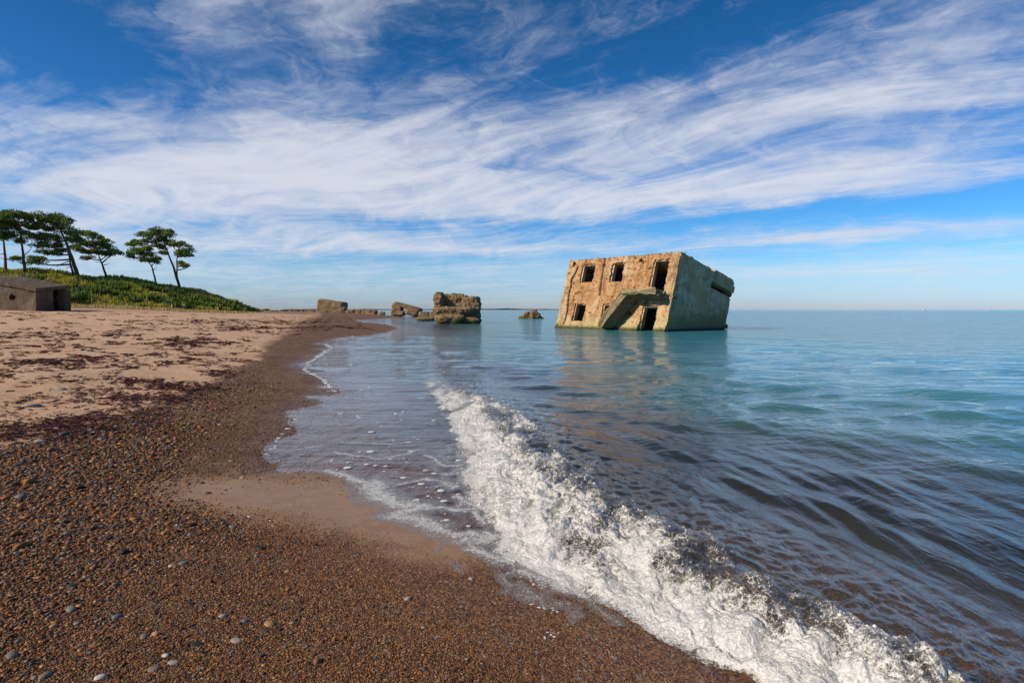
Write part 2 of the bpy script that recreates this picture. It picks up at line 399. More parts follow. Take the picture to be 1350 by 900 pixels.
col = t.mix(du, col, t.mix(t.mr(mid, .35, .65), (.06, .07, .02), (.13, .12, .04)))
col = t.mix(t.m('MULTIPLY', wet, .75), col, t.mix(1., col, (.86, .83, .72), 'MULTIPLY'))
rough = t.mr(wet, 0, 1, .8, .38)
vd = t.voro(P_, 135)
hgt = t.m('ADD', t.m('MULTIPLY', t.m('SUBTRACT', 1., vd), t.mr(t.m('ADD', sa, to), 0, 1, 1., .15)), t.m('MULTIPLY', t.m('SUBTRACT', 1., vd2), t.mr(t.m('ADD', sa, to), 0, 1, .9, .1)))
nb = t.bump(hgt, t.mr(wet, 0, 1, .9, .45), .008)
nb = t.bump(mid, t.mr(sa, 0, 1, .15, .5), .05, nb)
rip = t.noise(t.scalev(P_, (3, 26, 3)), 1., 3, .6, .6)
nb = t.bump(rip, t.m('MULTIPLY', to, .5), .012, nb)
principled(t, Base_Color=col, Roughness=rough, Specular_IOR_Level=.4, Normal=nb)
pxg, pyg = proj(np.stack([gx, gy, gzv], -1))
dn_ = np.clip((gy - interp_t(675 + 750.9 * gx / np.maximum(gy, 1), _foot)) / 1.5 + .4 * pn(gx * .5, gy * .5, 0, 9), 0, 1) * (gy > 30) * (pxg < 352) * (gzv > 1.3)
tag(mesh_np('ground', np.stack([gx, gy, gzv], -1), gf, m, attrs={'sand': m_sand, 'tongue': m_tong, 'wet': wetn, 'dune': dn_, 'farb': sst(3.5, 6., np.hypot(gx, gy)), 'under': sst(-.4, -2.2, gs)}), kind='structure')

# ------------------------------------------------------------------ water
wr = radii(.9, 9000, 1.45, .0019)
waz = np.concatenate([np.arange(-75, -30, .8), np.arange(-30, 46, .105), np.arange(46, 81, .8)])
wx_, wy_, wf = polar(waz, wr)
wrr = np.hypot(wx_, wy_)
lim = np.maximum(wrr * R_(.105) * 2.2, np.interp(wrr, wr[:-1], np.diff(wr)) * 2.2)
sw, dF, dC = wave(wx_, wy_)
gzw, gsw = ground(wx_, wy_, False)
rp = ripples(wx_, wy_, lim)
churn = sst(1.1, .0, dC) * sst(.1, .5, dF) * sst(16, 6, wy_)
wz = sw + rp + churn * .05 * (.5 - np.abs(fbm(wx_ * 5, wy_ * 5, 0, 4, 91))) * np.clip(1.4 - lim, 0, 1)
wz = wz + .003 * fbm(wx_ * 9, wy_ * 9, 0, 2, 95) * sst(.3, -.3, dF) * (wrr < 25) + .006
# drop cells lying wholly under dry land
land = (gzw > wz + .05)
keep = ~(land[wf].all(1))
wf = wf[keep]
depth = np.clip(wz - gzw, 0, 8)
m, t = material('sea_water')
P_ = pos(t); dp = t.attr('depth'); far = t.attr('far')
n1 = t.noise(t.node('ShaderNodeMapping', ins={'Vector': P_, 'Rotation': (0, 0, R_(-14)), 'Scale': (9, 2.6, 1)}).outputs[0], 1., 4, .6, .4)
n2 = t.noise(t.node('ShaderNodeMapping', ins={'Vector': P_, 'Rotation': (0, 0, R_(8)), 'Scale': (.55, 2.2, 1)}).outputs[0], 1., 5, .62, .4)
n3 = t.noise(t.node('ShaderNodeMapping', ins={'Vector': P_, 'Scale': (.03, .12, 1)}).outputs[0], 1., 5, .6, .3)
n0 = t.noise(t.node('ShaderNodeMapping', ins={'Vector': P_, 'Rotation': (0, 0, R_(-14)), 'Scale': (30, 9, 1)}).outputs[0], 1., 3, .6, .6)
b0 = t.bump(n0, t.mr(far, 0, .25, .35, .0), .008)
b1 = t.bump(n1, t.mr(far, 0, .40, .60, .25), .03, b0)
b2 = t.bump(n2, t.mr(far, .0, .45, .08, .8), .13, b1)
n25 = t.noise(t.node('ShaderNodeMapping', ins={'Vector': P_, 'Rotation': (0, 0, R_(5)), 'Scale': (.13, .46, 1)}).outputs[0], 1., 4, .6, .5)
b25 = t.bump(n25, t.mr(far, .2, .55, .0, .6), .35, b2)
b3 = t.bump(n3, t.mr(far, .3, 1., .0, .7), 1.6, b25)
ior = t.mr(t.node('ShaderNodeNewGeometry').outputs['Backfacing'], 0, 1, 1.333, 1 / 1.333)   # same loss for light going down as for the view
fr = t.node('ShaderNodeFresnel', ins={'IOR': ior, 'Normal': b3})
gl = t.node('ShaderNodeBsdfGlossy', ins={'Color': (.96, .97, 1.), 'Roughness': t.mr(far, 0, 1, .012, .09), 'Normal': b3})
body = t.ramp(t.mr(dp, 0, 2.4), [(0, (.075, .058, .034)), (.22, (.058, .072, .050)), (.42, (.06, .175, .18)), (1, (.045, .225, .30))])
df = t.node('ShaderNodeBsdfDiffuse', ins={'Color': body})
trc = t.ramp(t.mr(dp, 0, .8), [(0, (.99, .98, .95)), (.3, (.74, .78, .66)), (1, (.40, .52, .44))])
tr = t.node('ShaderNodeBsdfTransparent', ins={'Color': trc})
opac = t.m('SUBTRACT', 1., t.m('POWER', 2.71828, t.m('MULTIPLY', dp, -1.2)))
mi = t.node('ShaderNodeMixShader', ins={0: opac, 1: tr, 2: df})
ms = t.node('ShaderNodeMixShader', ins={0: fr, 1: mi, 2: gl})
t.l.new(ms.outputs[0], t.out.inputs['Surface'])
farv = np.clip(np.log(np.maximum(wrr, 4) / 4) / math.log(400 / 4), 0, 1)
tag(mesh_np('sea_water', np.stack([wx_, wy_, wz], -1), wf, m, attrs={'depth': depth, 'far': farv}), kind='structure')
#@@PART3
# ------------------------------------------------------------------ foam of the breaker
def along(poly, L, tt):
    return np.stack([np.interp(tt * L[-1], L, poly[:, 0]), np.interp(tt * L[-1], L, poly[:, 1])], -1)
# pair both lines by bearing-free matching: common parameter is the y coordinate ordering
def bycommon(n):
    yf = FP[:, 1]; yc = CP[:, 1]                       # both run from behind the camera out to sea
    ys = np.concatenate([np.linspace(-.6, 1.4, 40)[:-1], 1.4 * (12.35 / 1.4) ** np.linspace(0, 1, n - 39)])
    kf = np.interp(np.minimum(ys, yf[-1]), yf, np.arange(len(yf))); 
    ycm = np.maximum.accumulate(yc + np.arange(len(yc)) * 1e-6)
    F = np.stack([np.interp(ys, yf, FP[:, 0]), ys], -1)
    # across direction: to the sea side, square to the foot line, smoothed
    T = np.gradient(F, axis=0); T /= np.linalg.norm(T, axis=1)[:, None]
    k = np.ones(61) / 61; T = np.stack([np.convolve(np.pad(T[:, i], 30, 'edge'), k, 'valid') for i in (0, 1)], -1)
    T /= np.linalg.norm(T, axis=1)[:, None]
    N = np.stack([T[:, 1], -T[:, 0]], -1)
    # width: distance along N until the crest line is crossed
    ws = np.linspace(.05, 2.2, 90); X = F[:, None, :] + ws[None, :, None] * N[:, None, :]
    dC, _ = seg_dist(X[..., 0], X[..., 1], CREST, True)
    hitw = np.argmax(dC > 0, 1); W = np.where((dC > 0).any(1), ws[hitw], .9)
    W = np.convolve(np.pad(W, 20, 'edge'), np.ones(41) / 41, 'valid')
    return F, N, W
NT_, NU = 1500, 380
F, N, W = bycommon(NT_); NT_ = len(F)
u = np.linspace(-.04, 1.62, NU)[None, :]
yb = F[:, 1:2]
sx = F[:, None, 0] + N[:, None, 0] * (u * W[:, None]); sy = F[:, None, 1] + N[:, None, 1] * (u * W[:, None])
edge = .13 * fbm(sx * 2.6, sy * 2.6, 0, 5, 101)          # scalloped foot
sx = sx + N[:, None, 0] * edge * sst(.5, 0, u); sy = sy + N[:, None, 1] * edge * sst(.5, 0, u)
base, dF2, dC2 = wave(sx, sy)
gzf = ground(sx.ravel(), sy.ravel(), False)[0].reshape(sx.shape)
base = np.maximum(base + .008 + .008 * sst(1., 1.1, u), gzf + .002)
sc = np.interp(yb, [1, 3, 6, 9, 12.4], [1., 1., .8, .6, .15])
def billow(x, y, z, f, seed): return 1 - np.abs(pn(x * f, y * f, z * f, seed)) * 2.0
qx, qy = sx + .05 * pn(sx * 7, sy * 7, 0, 111), sy + .05 * pn(sx * 7, sy * 7, 0, 112)
bl = .95 * np.abs(pn(qx * 3.1, qy * 3.1, 0, 120)) + .46 * np.abs(pn(qx * 7.5, qy * 7.5, 0, 121)) + .22 * np.abs(pn(qx * 17, qy * 17, 0, 122)) + .10 * np.abs(pn(qx * 38, qy * 38, 0, 123)) + .045 * np.abs(pn(qx * 85, qy * 85, 0, 124))
env = sst(-.02, .16, u) * (.55 + .45 * sst(.2, .7, u)) * sst(1.18, .98, u) * sc
lump = bl * .165 * env + .025 * env * pn(sx * 2.1, sy * 2.1, 0, 130)
zf = base + lump
P3 = np.stack([sx, sy, zf], -1)
# push along the surface normal as well, so that the bulges overhang a little
du = np.gradient(P3, axis=1); dv = np.gradient(P3, axis=0)
bs = np.stack([sx, sy, base], -1); nu_ = np.gradient(bs, axis=1); nv_ = np.gradient(bs, axis=0)
nn = np.cross(nu_, nv_); nn *= np.sign(nn[..., 2:3] + 1e-9); nn /= np.linalg.norm(nn, axis=-1)[..., None] + 1e-9
P3 = bs + nn * (lump * 1.05)[..., None] + np.stack([-N[:, None, 0] * np.ones_like(sx), -N[:, None, 1] * np.ones_like(sx), 0 * sx], -1) * (.025 * sc * np.abs(pn(qx * 7, qy * 7, 3, 140)) * sst(0, .2, u))[..., None]
cov = .76 + 1.35 * fbm(qx * 2.6, qy * 1.7, 0, 5, 150) + .45 * np.abs(pn(qx * 9, qy * 9, 0, 121)) - .40 * sst(.45, .95, u) * (1 + .6 * pn(sx * 1.3, sy * 1.3, 0, 155)) - 1.3 * sst(1.0, 1.12, u) - .5 * sst(.10, -.03, u) - .75 * sst(7.5, 12.4, yb) + .28 * sst(.62, .3, u)
lacec = .56 - 2.3 * np.abs(fbm(sx * 2.3, sy * 1.5, 0, 4, 160)) - .75 * sst(1.02, 1.6, u) + .3 * pn(sx * 1.1, sy * 1.1, 0, 161) - .6 * sst(7, 12, yb); cov = np.where(u > .95, np.maximum(cov, lacec * sst(.95, 1.05, u) + cov * (1 - sst(.95, 1.05, u))), cov)
i = np.arange(NT_ - 1)[:, None] * NU + np.arange(NU - 1)[None, :]
ff_ = np.stack([i, i + 1, i + NU + 1, i + NU], -1).reshape(-1, 4)
keep = (cov.ravel()[ff_] > .05).any(1)
m, t = material('sea_foam')
P_ = pos(t); cv = t.attr('cover')
f1 = t.noise(P_, 22, 6, .65, .6); f2 = t.noise(P_, 70, 4, .7); bub = t.voro(P_, 120); bub2 = t.voro(P_, 260)
w1 = t.voro(t.vm('ADD', P_, t.vm('SCALE', t.noise(P_, 14, 3, .6, 0, True), scale=.05)), 34, 'DISTANCE_TO_EDGE'); w2 = t.voro(P_, 95, 'DISTANCE_TO_EDGE')
lace_ = t.m('ADD', t.mr(w1, .02, .16, .13, -.13), t.mr(w2, .02, .2, .12, -.12))
alpha = t.mr(t.m('ADD', t.m('ADD', cv, lace_), t.m('ADD', t.m('MULTIPLY', t.m('SUBTRACT', f1, .5), 1.7), t.m('MULTIPLY', t.m('SUBTRACT', f2, .5), 1.1))), .16, .80)
fcol = t.mix(t.mr(alpha, .2, 1.), (.40, .36, .30), (.82, .82, .82))
fcol = t.mix(t.mr(f2, .38, .60), t.mix(1., fcol, (.66, .65, .62), 'MULTIPLY'), fcol)
nb = t.bump(bub, .55, .006); nb = t.bump(bub2, .4, .003, nb); nb = t.bump(f2, .5, .01, nb)
pr = t.node('ShaderNodeBsdfPrincipled', ins={'Base Color': fcol, 'Roughness': .22, 'Specular IOR Level': .5, 'Normal': nb, 'Subsurface Weight': .0})
tl = t.node('ShaderNodeBsdfTranslucent', ins={'Color': (.80, .82, .82)})
p2 = t.node('ShaderNodeMixShader', ins={0: .22, 1: pr, 2: tl})
gls = t.node('ShaderNodeBsdfGlossy', ins={'Color': (.95, .96, 1), 'Roughness': .06, 'Normal': nb})
trn = t.node('ShaderNodeBsdfTransparent', ins={'Color': (.97, .96, .94)})
frn = t.node('ShaderNodeFresnel', ins={'IOR': t.mr(t.node('ShaderNodeNewGeometry').outputs['Backfacing'], 0, 1, 1.33, 1 / 1.33), 'Normal': nb})
clear = t.node('ShaderNodeMixShader', ins={0: frn, 1: trn, 2: gls})
mx = t.node('ShaderNodeMixShader', ins={0: alpha, 1: clear, 2: p2}); t.l.new(mx.outputs[0], t.out.inputs['Surface'])
M_foam = m
tag(mesh_np('sea_foam', P3.reshape(-1, 3), ff_[keep], m, attrs={'cover': cov.ravel()}), kind='stuff')

LACE = [([(432, 620), (458, 628), (478, 635), (490, 638)], .045), ([(484, 640), (498, 636), (494, 648), (514, 656), (492, 655), (520, 664)], .11), ([(515, 660), (535, 664), (556, 668), (530, 675), (520, 680), (546, 685), (562, 690), (577, 697)], .10), ([(556, 668), (590, 670), (612, 671)], .03), ([(577, 697), (592, 702), (618, 703), (640, 706)], .05),
        ([(610, 712), (632, 712), (650, 705), (672, 708)], .07), ([(626, 724), (650, 735), (674, 740)], .06), ([(692, 756), (725, 770), (775, 787)], .05), ([(520, 640), (560, 632), (600, 640)], .02), ([(560, 600), (590, 615), (612, 612)], .03), ([(600, 655), (620, 665), (640, 690)], .035), ([(440, 596), (500, 604), (560, 592)], .018), ([(392, 592), (450, 583), (520, 585)], .014)]
lx_, ly_ = np.meshgrid(np.arange(-2.9, 1.0, .013), np.arange(2.5, 6.6, .016), indexing='ij')
lc = np.full(lx_.shape, -1.)
jx_, jy_ = lx_ + .05 * fbm(lx_ * 5, ly_ * 4, 0, 4, 171), ly_ + .09 * fbm(lx_ * 4, ly_ * 3, 0, 4, 172)
for pl_, wd_ in LACE:
    dd_, _ = seg_dist(jx_, jy_, [tuple(atz(a, b, .01)) for a, b in pl_]); lc = np.maximum(lc, 1.0 - dd_ / wd_ * .62)
dfl, _ = seg_dist(lx_, ly_, FOOT, True)
thr = .62 - 5.2 * np.abs(fbm(lx_ * 2.2, ly_ * 1.5, 0, 3, 173)) - 1.0 * sst(-.05, -.75, dfl)
lc = np.maximum(lc, np.where(dfl < .02, thr, -1)) - .9 * sst(0, .06, dfl)
glz, gls_ = ground(lx_.ravel(), ly_.ravel(), False); glz = glz.reshape(lx_.shape)
lz_ = np.maximum(glz + .002, .009) + .003 * np.clip(lc, 0, 1) * (1 + fbm(lx_ * 30, ly_ * 30, 0, 2, 174))
n_, k_ = lx_.shape; i = np.arange(n_ - 1)[:, None] * k_ + np.arange(k_ - 1)[None]; lf_ = np.stack([i, i + k_, i + k_ + 1, i + 1], -1).reshape(-1, 4)
lf_ = lf_[(lc.ravel()[lf_] > .04).any(1) & (glz.ravel()[lf_] < .028).all(1)]
us_ = np.unique(lf_); mp_ = np.zeros(lx_.size, int); mp_[us_] = np.arange(len(us_))
tag(mesh_np('foam_lace', np.stack([lx_, ly_, lz_], -1).reshape(-1, 3)[us_], mp_[lf_], M_foam, attrs={'cover': lc.ravel()[us_] * .9}), kind='stuff')

# ------------------------------------------------------------------ icosphere bases
def ico(sub):
    import bmesh
    bm = bmesh.new(); bmesh.ops.create_icosphere(bm, subdivisions=sub, radius=1.)
    v = np.array([q.co[:] for q in bm.verts]); bm.verts.index_update(); f = np.array([[q.index for q in p.verts] for p in bm.faces]); bm.free(); return v, f
V1, F1_ = ico(1); V2, F2_ = ico(2)
def scatter(name, bases, face, P, scl, rotz, mat, colors, sink=.0, parent=None, tiltx=None):
    """many small bodies as one mesh. bases: list of (nv,3) variants"""
    n = len(P); nb_ = len(bases); which = np.arange(n) % nb_
    B = np.stack(bases)[which] * scl[:, None, :]
    if tiltx is not None:
        c, s = np.cos(tiltx)[:, None], np.sin(tiltx)[:, None]
        y, z = B[..., 1] * c - B[..., 2] * s, B[..., 1] * s + B[..., 2] * c; B = np.stack([B[..., 0], y, z], -1)
    c, s = np.cos(rotz)[:, None], np.sin(rotz)[:, None]
    B = np.stack([B[..., 0] * c - B[..., 1] * s, B[..., 0] * s + B[..., 1] * c, B[..., 2]], -1) + P[:, None, :]
    nv = B.shape[1]
    f = (face[None] + (np.arange(n) * nv)[:, None, None]).reshape(-1, 3)
    return mesh_np(name, B.reshape(-1, 3), f, mat, parent, {'col': np.repeat(colors, nv, 0)})
def lumpy(V, seed, a=.22): return V * (1 + a * fbm(V[:, 0] * 1.1 + seed * 7, V[:, 1] * 1.1, V[:, 2] * 1.1, 2, seed))[:, None]

# bubbles riding on the foam and drops thrown up along the crest
cf_ = P3.reshape(-1, 3); cvf = cov.ravel(); yy_ = cf_[:, 1]
cand = np.flatnonzero((cvf > .25) & (yy_ > 1.2) & (yy_ < 9)); wgt_ = 1 / np.maximum(yy_[cand], 1.5) ** .3; pk = rng.choice(cand, 4500, p=wgt_ / wgt_.sum())
Pb = cf_[pk] + rng.normal(size=(len(pk), 3)) * [.004, .004, .003]; rb = .0016 * np.exp(.55 * rng.normal(size=len(pk))) * np.clip(Pb[:, 1] / 2.5, 1, 2.2)
cand2 = np.flatnonzero((np.abs(np.broadcast_to(u, sx.shape).ravel() - .55) < .45) & (yy_ > 1.2) & (yy_ < 8)); pk2 = rng.choice(cand2, 70)
Pd = cf_[pk2] + np.stack([rng.normal(size=70) * .02, rng.normal(size=70) * .02, np.abs(rng.normal(size=70)) * .028], -1); rd = .0015 * np.exp(.4 * rng.normal(size=70)) * np.clip(Pd[:, 1] / 2.5, 1, 2)
m, t = material('bubble')
principled(t, Base_Color=(.78, .78, .78), Roughness=.08, Specular_IOR_Level=.6); M_bub = m
Pq = np.concatenate([Pb, Pd]); rq = np.concatenate([rb, rd]); nq = len(rq)
tag(scatter('foam_bubbles', [V1], F1_, Pq, np.stack([rq, rq, rq * .85], -1), np.zeros(nq), M_bub, np.ones((nq, 3))), kind='stuff')

# ------------------------------------------------------------------ pebbles and coarse gravel
m, t = material('pebble_stone')
P_ = pos(t); oc = objco(t); cc = t.node('ShaderNodeObjectInfo').outputs['Color']
nz = t.noise(oc, 3.0, 5, .6); nf = t.noise(P_, 220, 3, .6)
c_ = t.mix(t.mr(nz, .35, .7, 0, .5), cc, t.mix(1., cc, (.62, .60, .60), 'MULTIPLY')); c_ = t.mix(t.mr(nf, .4, .7, 0, .35), c_, t.mix(1., c_, (1.5, 1.45, 1.4), 'MULTIPLY'))
principled(t, Base_Color=c_, Roughness=.6, Specular_IOR_Level=.25, Normal=t.bump(nf, .3, .002)); M_peb = m
m, t = material('gravel_stone')
nf = t.noise(pos(t), 300, 2, .6); c_ = t.mix(t.mr(nf, .35, .7), t.attr('col', 'Color'), t.mix(1., t.attr('col', 'Color'), (.6, .58, .56), 'MULTIPLY'))
principled(t, Base_Color=c_, Roughness=.62, Specular_IOR_Level=.22, Normal=t.bump(nf, .25, .002)); M_grav = m
PAL = np.array([(.04, .022, .012), (.11, .042, .015), (.22, .084, .022), (.33, .138, .036), (.41, .21, .072), (.13, .095, .066), (.07, .06, .05), (.30, .24, .18), (.17, .17, .17), (.19, .06, .03)])
PW = np.array([.17, .20, .22, .17, .09, .05, .04, .025, .015, .02]); PW /= PW.sum()
def pick(n): return np.clip(PAL[rng.choice(len(PAL), n, p=PW)] * rng.uniform(.75, 1.25, (n, 1)), 0, 1)
def gravel_at(n, x0, x1, y0, y1):
    px = rng.uniform(x0, x1, n); py = y0 + (y1 - y0) * rng.random(n); x, y, h = hitg(px, py); return x[h], y[h], px[h], py[h]
bases = [lumpy(V1, k, .3) * np.array([1, .78, .62]) for k in range(9)]
GX, GY = [], []
for (n, a, b, c, d_) in ((66000, -120, 760, 690, 960), (36000, -60, 560, 560, 720), (20000, 120, 470, 428, 600)):
    x, y, px, py = gravel_at(n, a, b, c, d_); GX.append(x); GY.append(y)
# and evenly over the ground round about, for other viewpoints
n = 30000; a = rng.uniform(-2.4, .6, n); r = .4 + 6.0 * np.sqrt(rng.random(n)); GX.append(r * np.sin(a)); GY.append(r * np.cos(a))
x = np.concatenate(GX); y = np.concatenate(GY); z, s = ground(x, y)
sd_, tg_, st_m = masks(x, y, z)
ok = (s > -1.1) & (rng.random(len(x)) > np.clip(sd_ * 1.0 + tg_ * .985, 0, 1))
dF_, _ = seg_dist(x, y, FOOT, True); ok &= dF_ < .03
x, y, z, st_m, s = x[ok], y[ok], z[ok], st_m[ok], s[ok]
dist = np.hypot(x, y)
smooth_zone = sst(1.1, .5, s)                                  # finer grains near the water's edge
rad = .0033 * np.exp(.36 * rng.normal(size=len(x))) * (1 + .28 * st_m) * (1 - .45 * smooth_zone) * np.clip(dist / 2.6, .9, 3.4)
rad *= np.where(rng.random(len(x)) < .02 + .04 * st_m, rng.uniform(1.3, 1.9, len(x)), 1)
big_ = rad > .009
colr = pick(len(x)); g_ = np.array([(.13, .115, .09), (.08, .07, .06), (.21, .185, .15), (.17, .12, .075)])
colr = np.where((big_ & (rng.random(len(x)) < .16))[:, None], g_[rng.integers(0, 4, len(x))] * rng.uniform(.6, 1.3, (len(x), 1)), colr)
tag(scatter('gravel', bases, F1_, np.stack([x, y, z + rad * .22], -1), np.stack([rad * rng.uniform(.9, 1.4, len(x)), rad * rng.uniform(.8, 1.1, len(x)), rad * rng.uniform(.6, .95, len(x))], -1), rng.uniform(0, 6.28, len(x)), M_grav, colr, tiltx=rng.normal(0, .3, len(x))), kind='stuff')

peb_mesh = [mesh_np('pebble', lumpy(V2, 40 + k, .16) * np.array([1, .74, .46 + .04 * (k % 4)]), F2_, M_peb, link=False) for k in range(10)]
def pebble(px, py, size, color, label, group=None, flat=1.):
    x, y, h = hitg(px, py); x, y = float(x[0]), float(y[0]); z = gz(x, y)
    r = size * .40 * math.hypot(x, y, CH) / FPX
    o = bpy.data.objects.new('pebble', peb_mesh[rng.integers(10)]); COL.objects.link(o)
    o.scale = (r, r, r * flat); o.location = (x, y, z + r * .03); o.rotation_euler = (rng.normal() * .12, rng.normal() * .12, rng.uniform(-.5, .5) if flat < 1 else rng.uniform(0, 3.1))
    o.color = (*[c * .85 for c in color], 1); tag(o, label, 'pebble', group); return o
GREY, DARK, PALE, TAN, BLUE, PINK, RUST, WHITE, GREEN = (.18, .16, .13), (.035, .03, .027), (.34, .305, .25), (.33, .21, .11), (.14, .15, .175), (.42, .22, .13), (.20, .085, .045), (.52, .50, .46), (.19, .19, .14)
NOTED = [
 (306, 695, 12, GREEN, 'grey green oval pebble alone just below the stony edge of the smooth sand tongue'),
 (343, 722, 17, DARK, 'dark flat pebble with a small one beside it on brown gravel below the sand tongue', .6),
 (240, 742, 14, BLUE, 'flat blue grey pebble touching a small white one on brown gravel', .5),
 (226, 746, 8, WHITE, 'small white pebble touching a flat blue grey one on brown gravel'),
 (329, 681, 7, WHITE, 'small white pebble lying on the damp edge of the sand tongue'),
 (360, 693, 5, WHITE, 'tiny white pebble at the lower edge of the sand tongue'),
 (379, 753, 8, TAN, 'small tan pebble on fine brown gravel up the beach from the white foam lace'),
 (474, 751, 9, TAN, 'tan round pebble alone on smooth brown grit below the long foam lace'),
 (621, 763, 9, PALE, 'pale round pebble on wet brown grit nearest the foot of the breaking wave'),
 (538, 789, 13, PALE, 'light grey rounded pebble alone on brown gravel with a dark shadow beside it'),
 (93, 804, 16, GREY, 'smooth grey oval pebble in coarse dark gravel above the blue one'),
 (154, 813, 12, BLUE, 'small rounded slate blue pebble in coarse dark gravel'),
 (205, 836, 12, PINK, 'orange pink pebble with its dark shadow in coarse gravel'),
 (190, 839, 12, GREY, 'grey round pebble next to the orange pink one'),
 (218, 864, 10, WHITE, 'white upright pebble above a pale flat one in dark gravel'),
 (229, 873, 15, PALE, 'pale flat pebble lying below the white upright one', .5),
 (202, 882, 15, GREY, 'grey oval pebble below the white upright one in dark gravel', .7),
 (132, 893, 14, WHITE, 'whitish round pebble at the bottom edge of the view in dark gravel'),
 (59, 891, 16, GREY, 'grey tilted oval pebble at the bottom edge of the view beside a smaller one'),
 (45, 894, 10, GREY, 'smaller grey pebble beside the tilted oval one at the bottom edge'),
 (15, 865, 16, GREY, 'grey oblong pebble at the very edge of the view in the darkest gravel'),
 (293, 812, 12, PALE, 'light grey pebble on brown gravel level with a blue grey one beside it'),
 (322, 819, 11, BLUE, 'blue grey pebble beside a light grey one on brown gravel'),
 (251, 796, 13, DARK, 'black pebble half sunk in fine brown gravel above the light grey pair', .7),
 (260, 850, 17, DARK, 'black flat pebble lying by a pale flat stone in brown gravel', .5),
 (311, 844, 16, PALE, 'pale flat stone lying near a black flat one on brown gravel', .4),
 (71, 825, 12, TAN, 'tan pebble in coarse dark gravel below the smooth grey oval one'),
 (95, 773, 15, DARK, 'dark grey pebble in coarse gravel above the smooth grey oval one', .7),
 (355, 823, 17, TAN, 'large tan pebble with a flat top on brown gravel', .8),
 (418, 872, 14, RUST, 'brown upright pebble standing in gravel between the tan pebble and the wave', 1.3),
 (171, 754, 14, RUST, 'round rusty brown pebble left of the white and blue grey pair'),
 (42, 535, 22, PALE, 'large pale flat stone lying among red seaweed on the dry sand', .6),
 (80, 513, 15, PALE, 'pale oblong stone on the dry sand above the red seaweed heaps', .6),
 (104, 497, 10, BLUE, 'small bluish stone on the open dry sand', .6),
 (52, 582, 14, PALE, 'pale stone at the seam where dry sand turns to gravel', .6),
 (290, 560, 8, PALE, 'single pale stone on the dark gravel slope by the thin water sheet', .8),
]
for q in NOTED: pebble(*q[:5], None, q[5] if len(q) > 5 else 1.)
ZONES = [  # polygon of the photo, how many, size px, group, where
 ([(0, 600), (140, 560), (330, 600), (180, 640), (260, 690), (120, 745), (0, 760)], 120, (4.5, 8.5), 'stones heaped beside the sand tongue', 'in the stony patch beside the smooth sand tongue'),
 ([(0, 760), (120, 750), (330, 740), (420, 830), (380, 898), (0, 898)], 62, (4.5, 8.5), 'loose pebbles on the coarse near gravel', 'bedded in the coarse dark gravel below the stony patch'),
 ([(150, 560), (200, 535), (300, 490), (330, 500), (260, 560), (190, 590)], 42, (3, 6), 'pebbles in the pale strip at the sand edge', 'in the pale pebble strip where sand meets gravel'),
 ([(0, 500), (140, 490), (150, 545), (20, 570)], 14, (3, 8), 'stones among the red seaweed', 'among red seaweed on the dry sand'),
 ([(330, 640), (440, 760), (560, 880), (420, 890), (330, 740)], 14, (3.5, 6), 'stray pebbles on the fine brown gravel', 'stray on the fine brown gravel below the sand tongue'),
 ([(200, 615), (330, 600), (350, 640), (270, 655)], 12, (5, 11), 'stones along the top of the sand tongue', 'on the upper edge of the orange sand tongue'),
]
KC = [('grey', (.15, .13, .10)), ('dark grey', (.06, .05, .04)), ('pale grey', PALE), ('tan', TAN), ('rusty brown', RUST), ('bluish grey', BLUE)]
for poly, n, (s0, s1), grp, where in ZONES:
    xs = [p[0] for p in poly]; ys = [p[1] for p in poly]; k = 0
    while k < n:
        px, py = rng.uniform(min(xs), max(xs)), rng.uniform(min(ys), max(ys))
        if not bool(inpoly(np.array(px), np.array(py), poly)): continue
        nm, c = KC[rng.choice(6, p=[.22, .34, .09, .13, .17, .05])]
        c = np.array(c) * rng.uniform(.75, 1.2); f = rng.uniform(.6, 1.)
        size = s0 + (s1 - s0) * rng.random() ** 2
        pebble(px, py, size, c, f'small {nm} pebble {where}', f'{nm} {grp}', f); k += 1

# ------------------------------------------------------------------ seaweed wrack on the sand
m, t = material('seaweed')
nz = t.noise(pos(t), 9, 3, .6)
principled(t, Base_Color=t.mix(nz, (.05, .013, .007), (.17, .042, .018)), Roughness=.55); M_weed = m
C_, K_ = [], []
def weed(px, py, n, spread):
    x, y, h = hitg(px, py); C_.append((x, y, np.full(len(x), spread)))
n = 700; px = rng.uniform(-30, 420, n); py = 411 + 165 * rng.random(n) ** 1.5
okk = inpoly(px, py, [(-30, 411), (425, 411), (430, 428), (360, 455), (330, 480), (300, 500), (230, 535), (170, 560), (60, 585), (-30, 590)]); dens = .5 + 1.6 * pn(px * .012, py * .05, 0, 201)
okk &= rng.random(n) < np.clip(dens + .25, 0.05, 1); weed(px[okk], py[okk], 0, 1.)
for (cx, cy, wx2, wy2, n) in ((185, 525, 75, 8, 60), (150, 555, 70, 9, 60), (60, 563, 60, 6, 40), (215, 508, 50, 6, 34), (250, 512, 30, 4, 20), (290, 492, 22, 4, 16), (330, 432, 70, 4, 60), (290, 424, 90, 3, 60), (390, 424, 60, 3, 50), (440, 420, 45, 3, 40), (450, 432, 40, 2.5, 30), (250, 452, 60, 6, 40), (110, 480, 90, 8, 50), (30, 574, 40, 6, 24), (120, 572, 60, 6, 30)):
    weed(cx + wx2 * rng.normal(size=n) * .6, cy + wy2 * rng.normal(size=n) * .6, 0, 1.)
cx = np.concatenate([a[0] for a in C_]); cy = np.concatenate([a[1] for a in C_])
nb_ = 18
bx = np.repeat(cx, nb_); by = np.repeat(cy, nb_); dd = np.hypot(bx, by)
spr = np.repeat(rng.uniform(.05, .20, len(cx)), nb_) * np.clip(dd / 12, .7, 2.2)
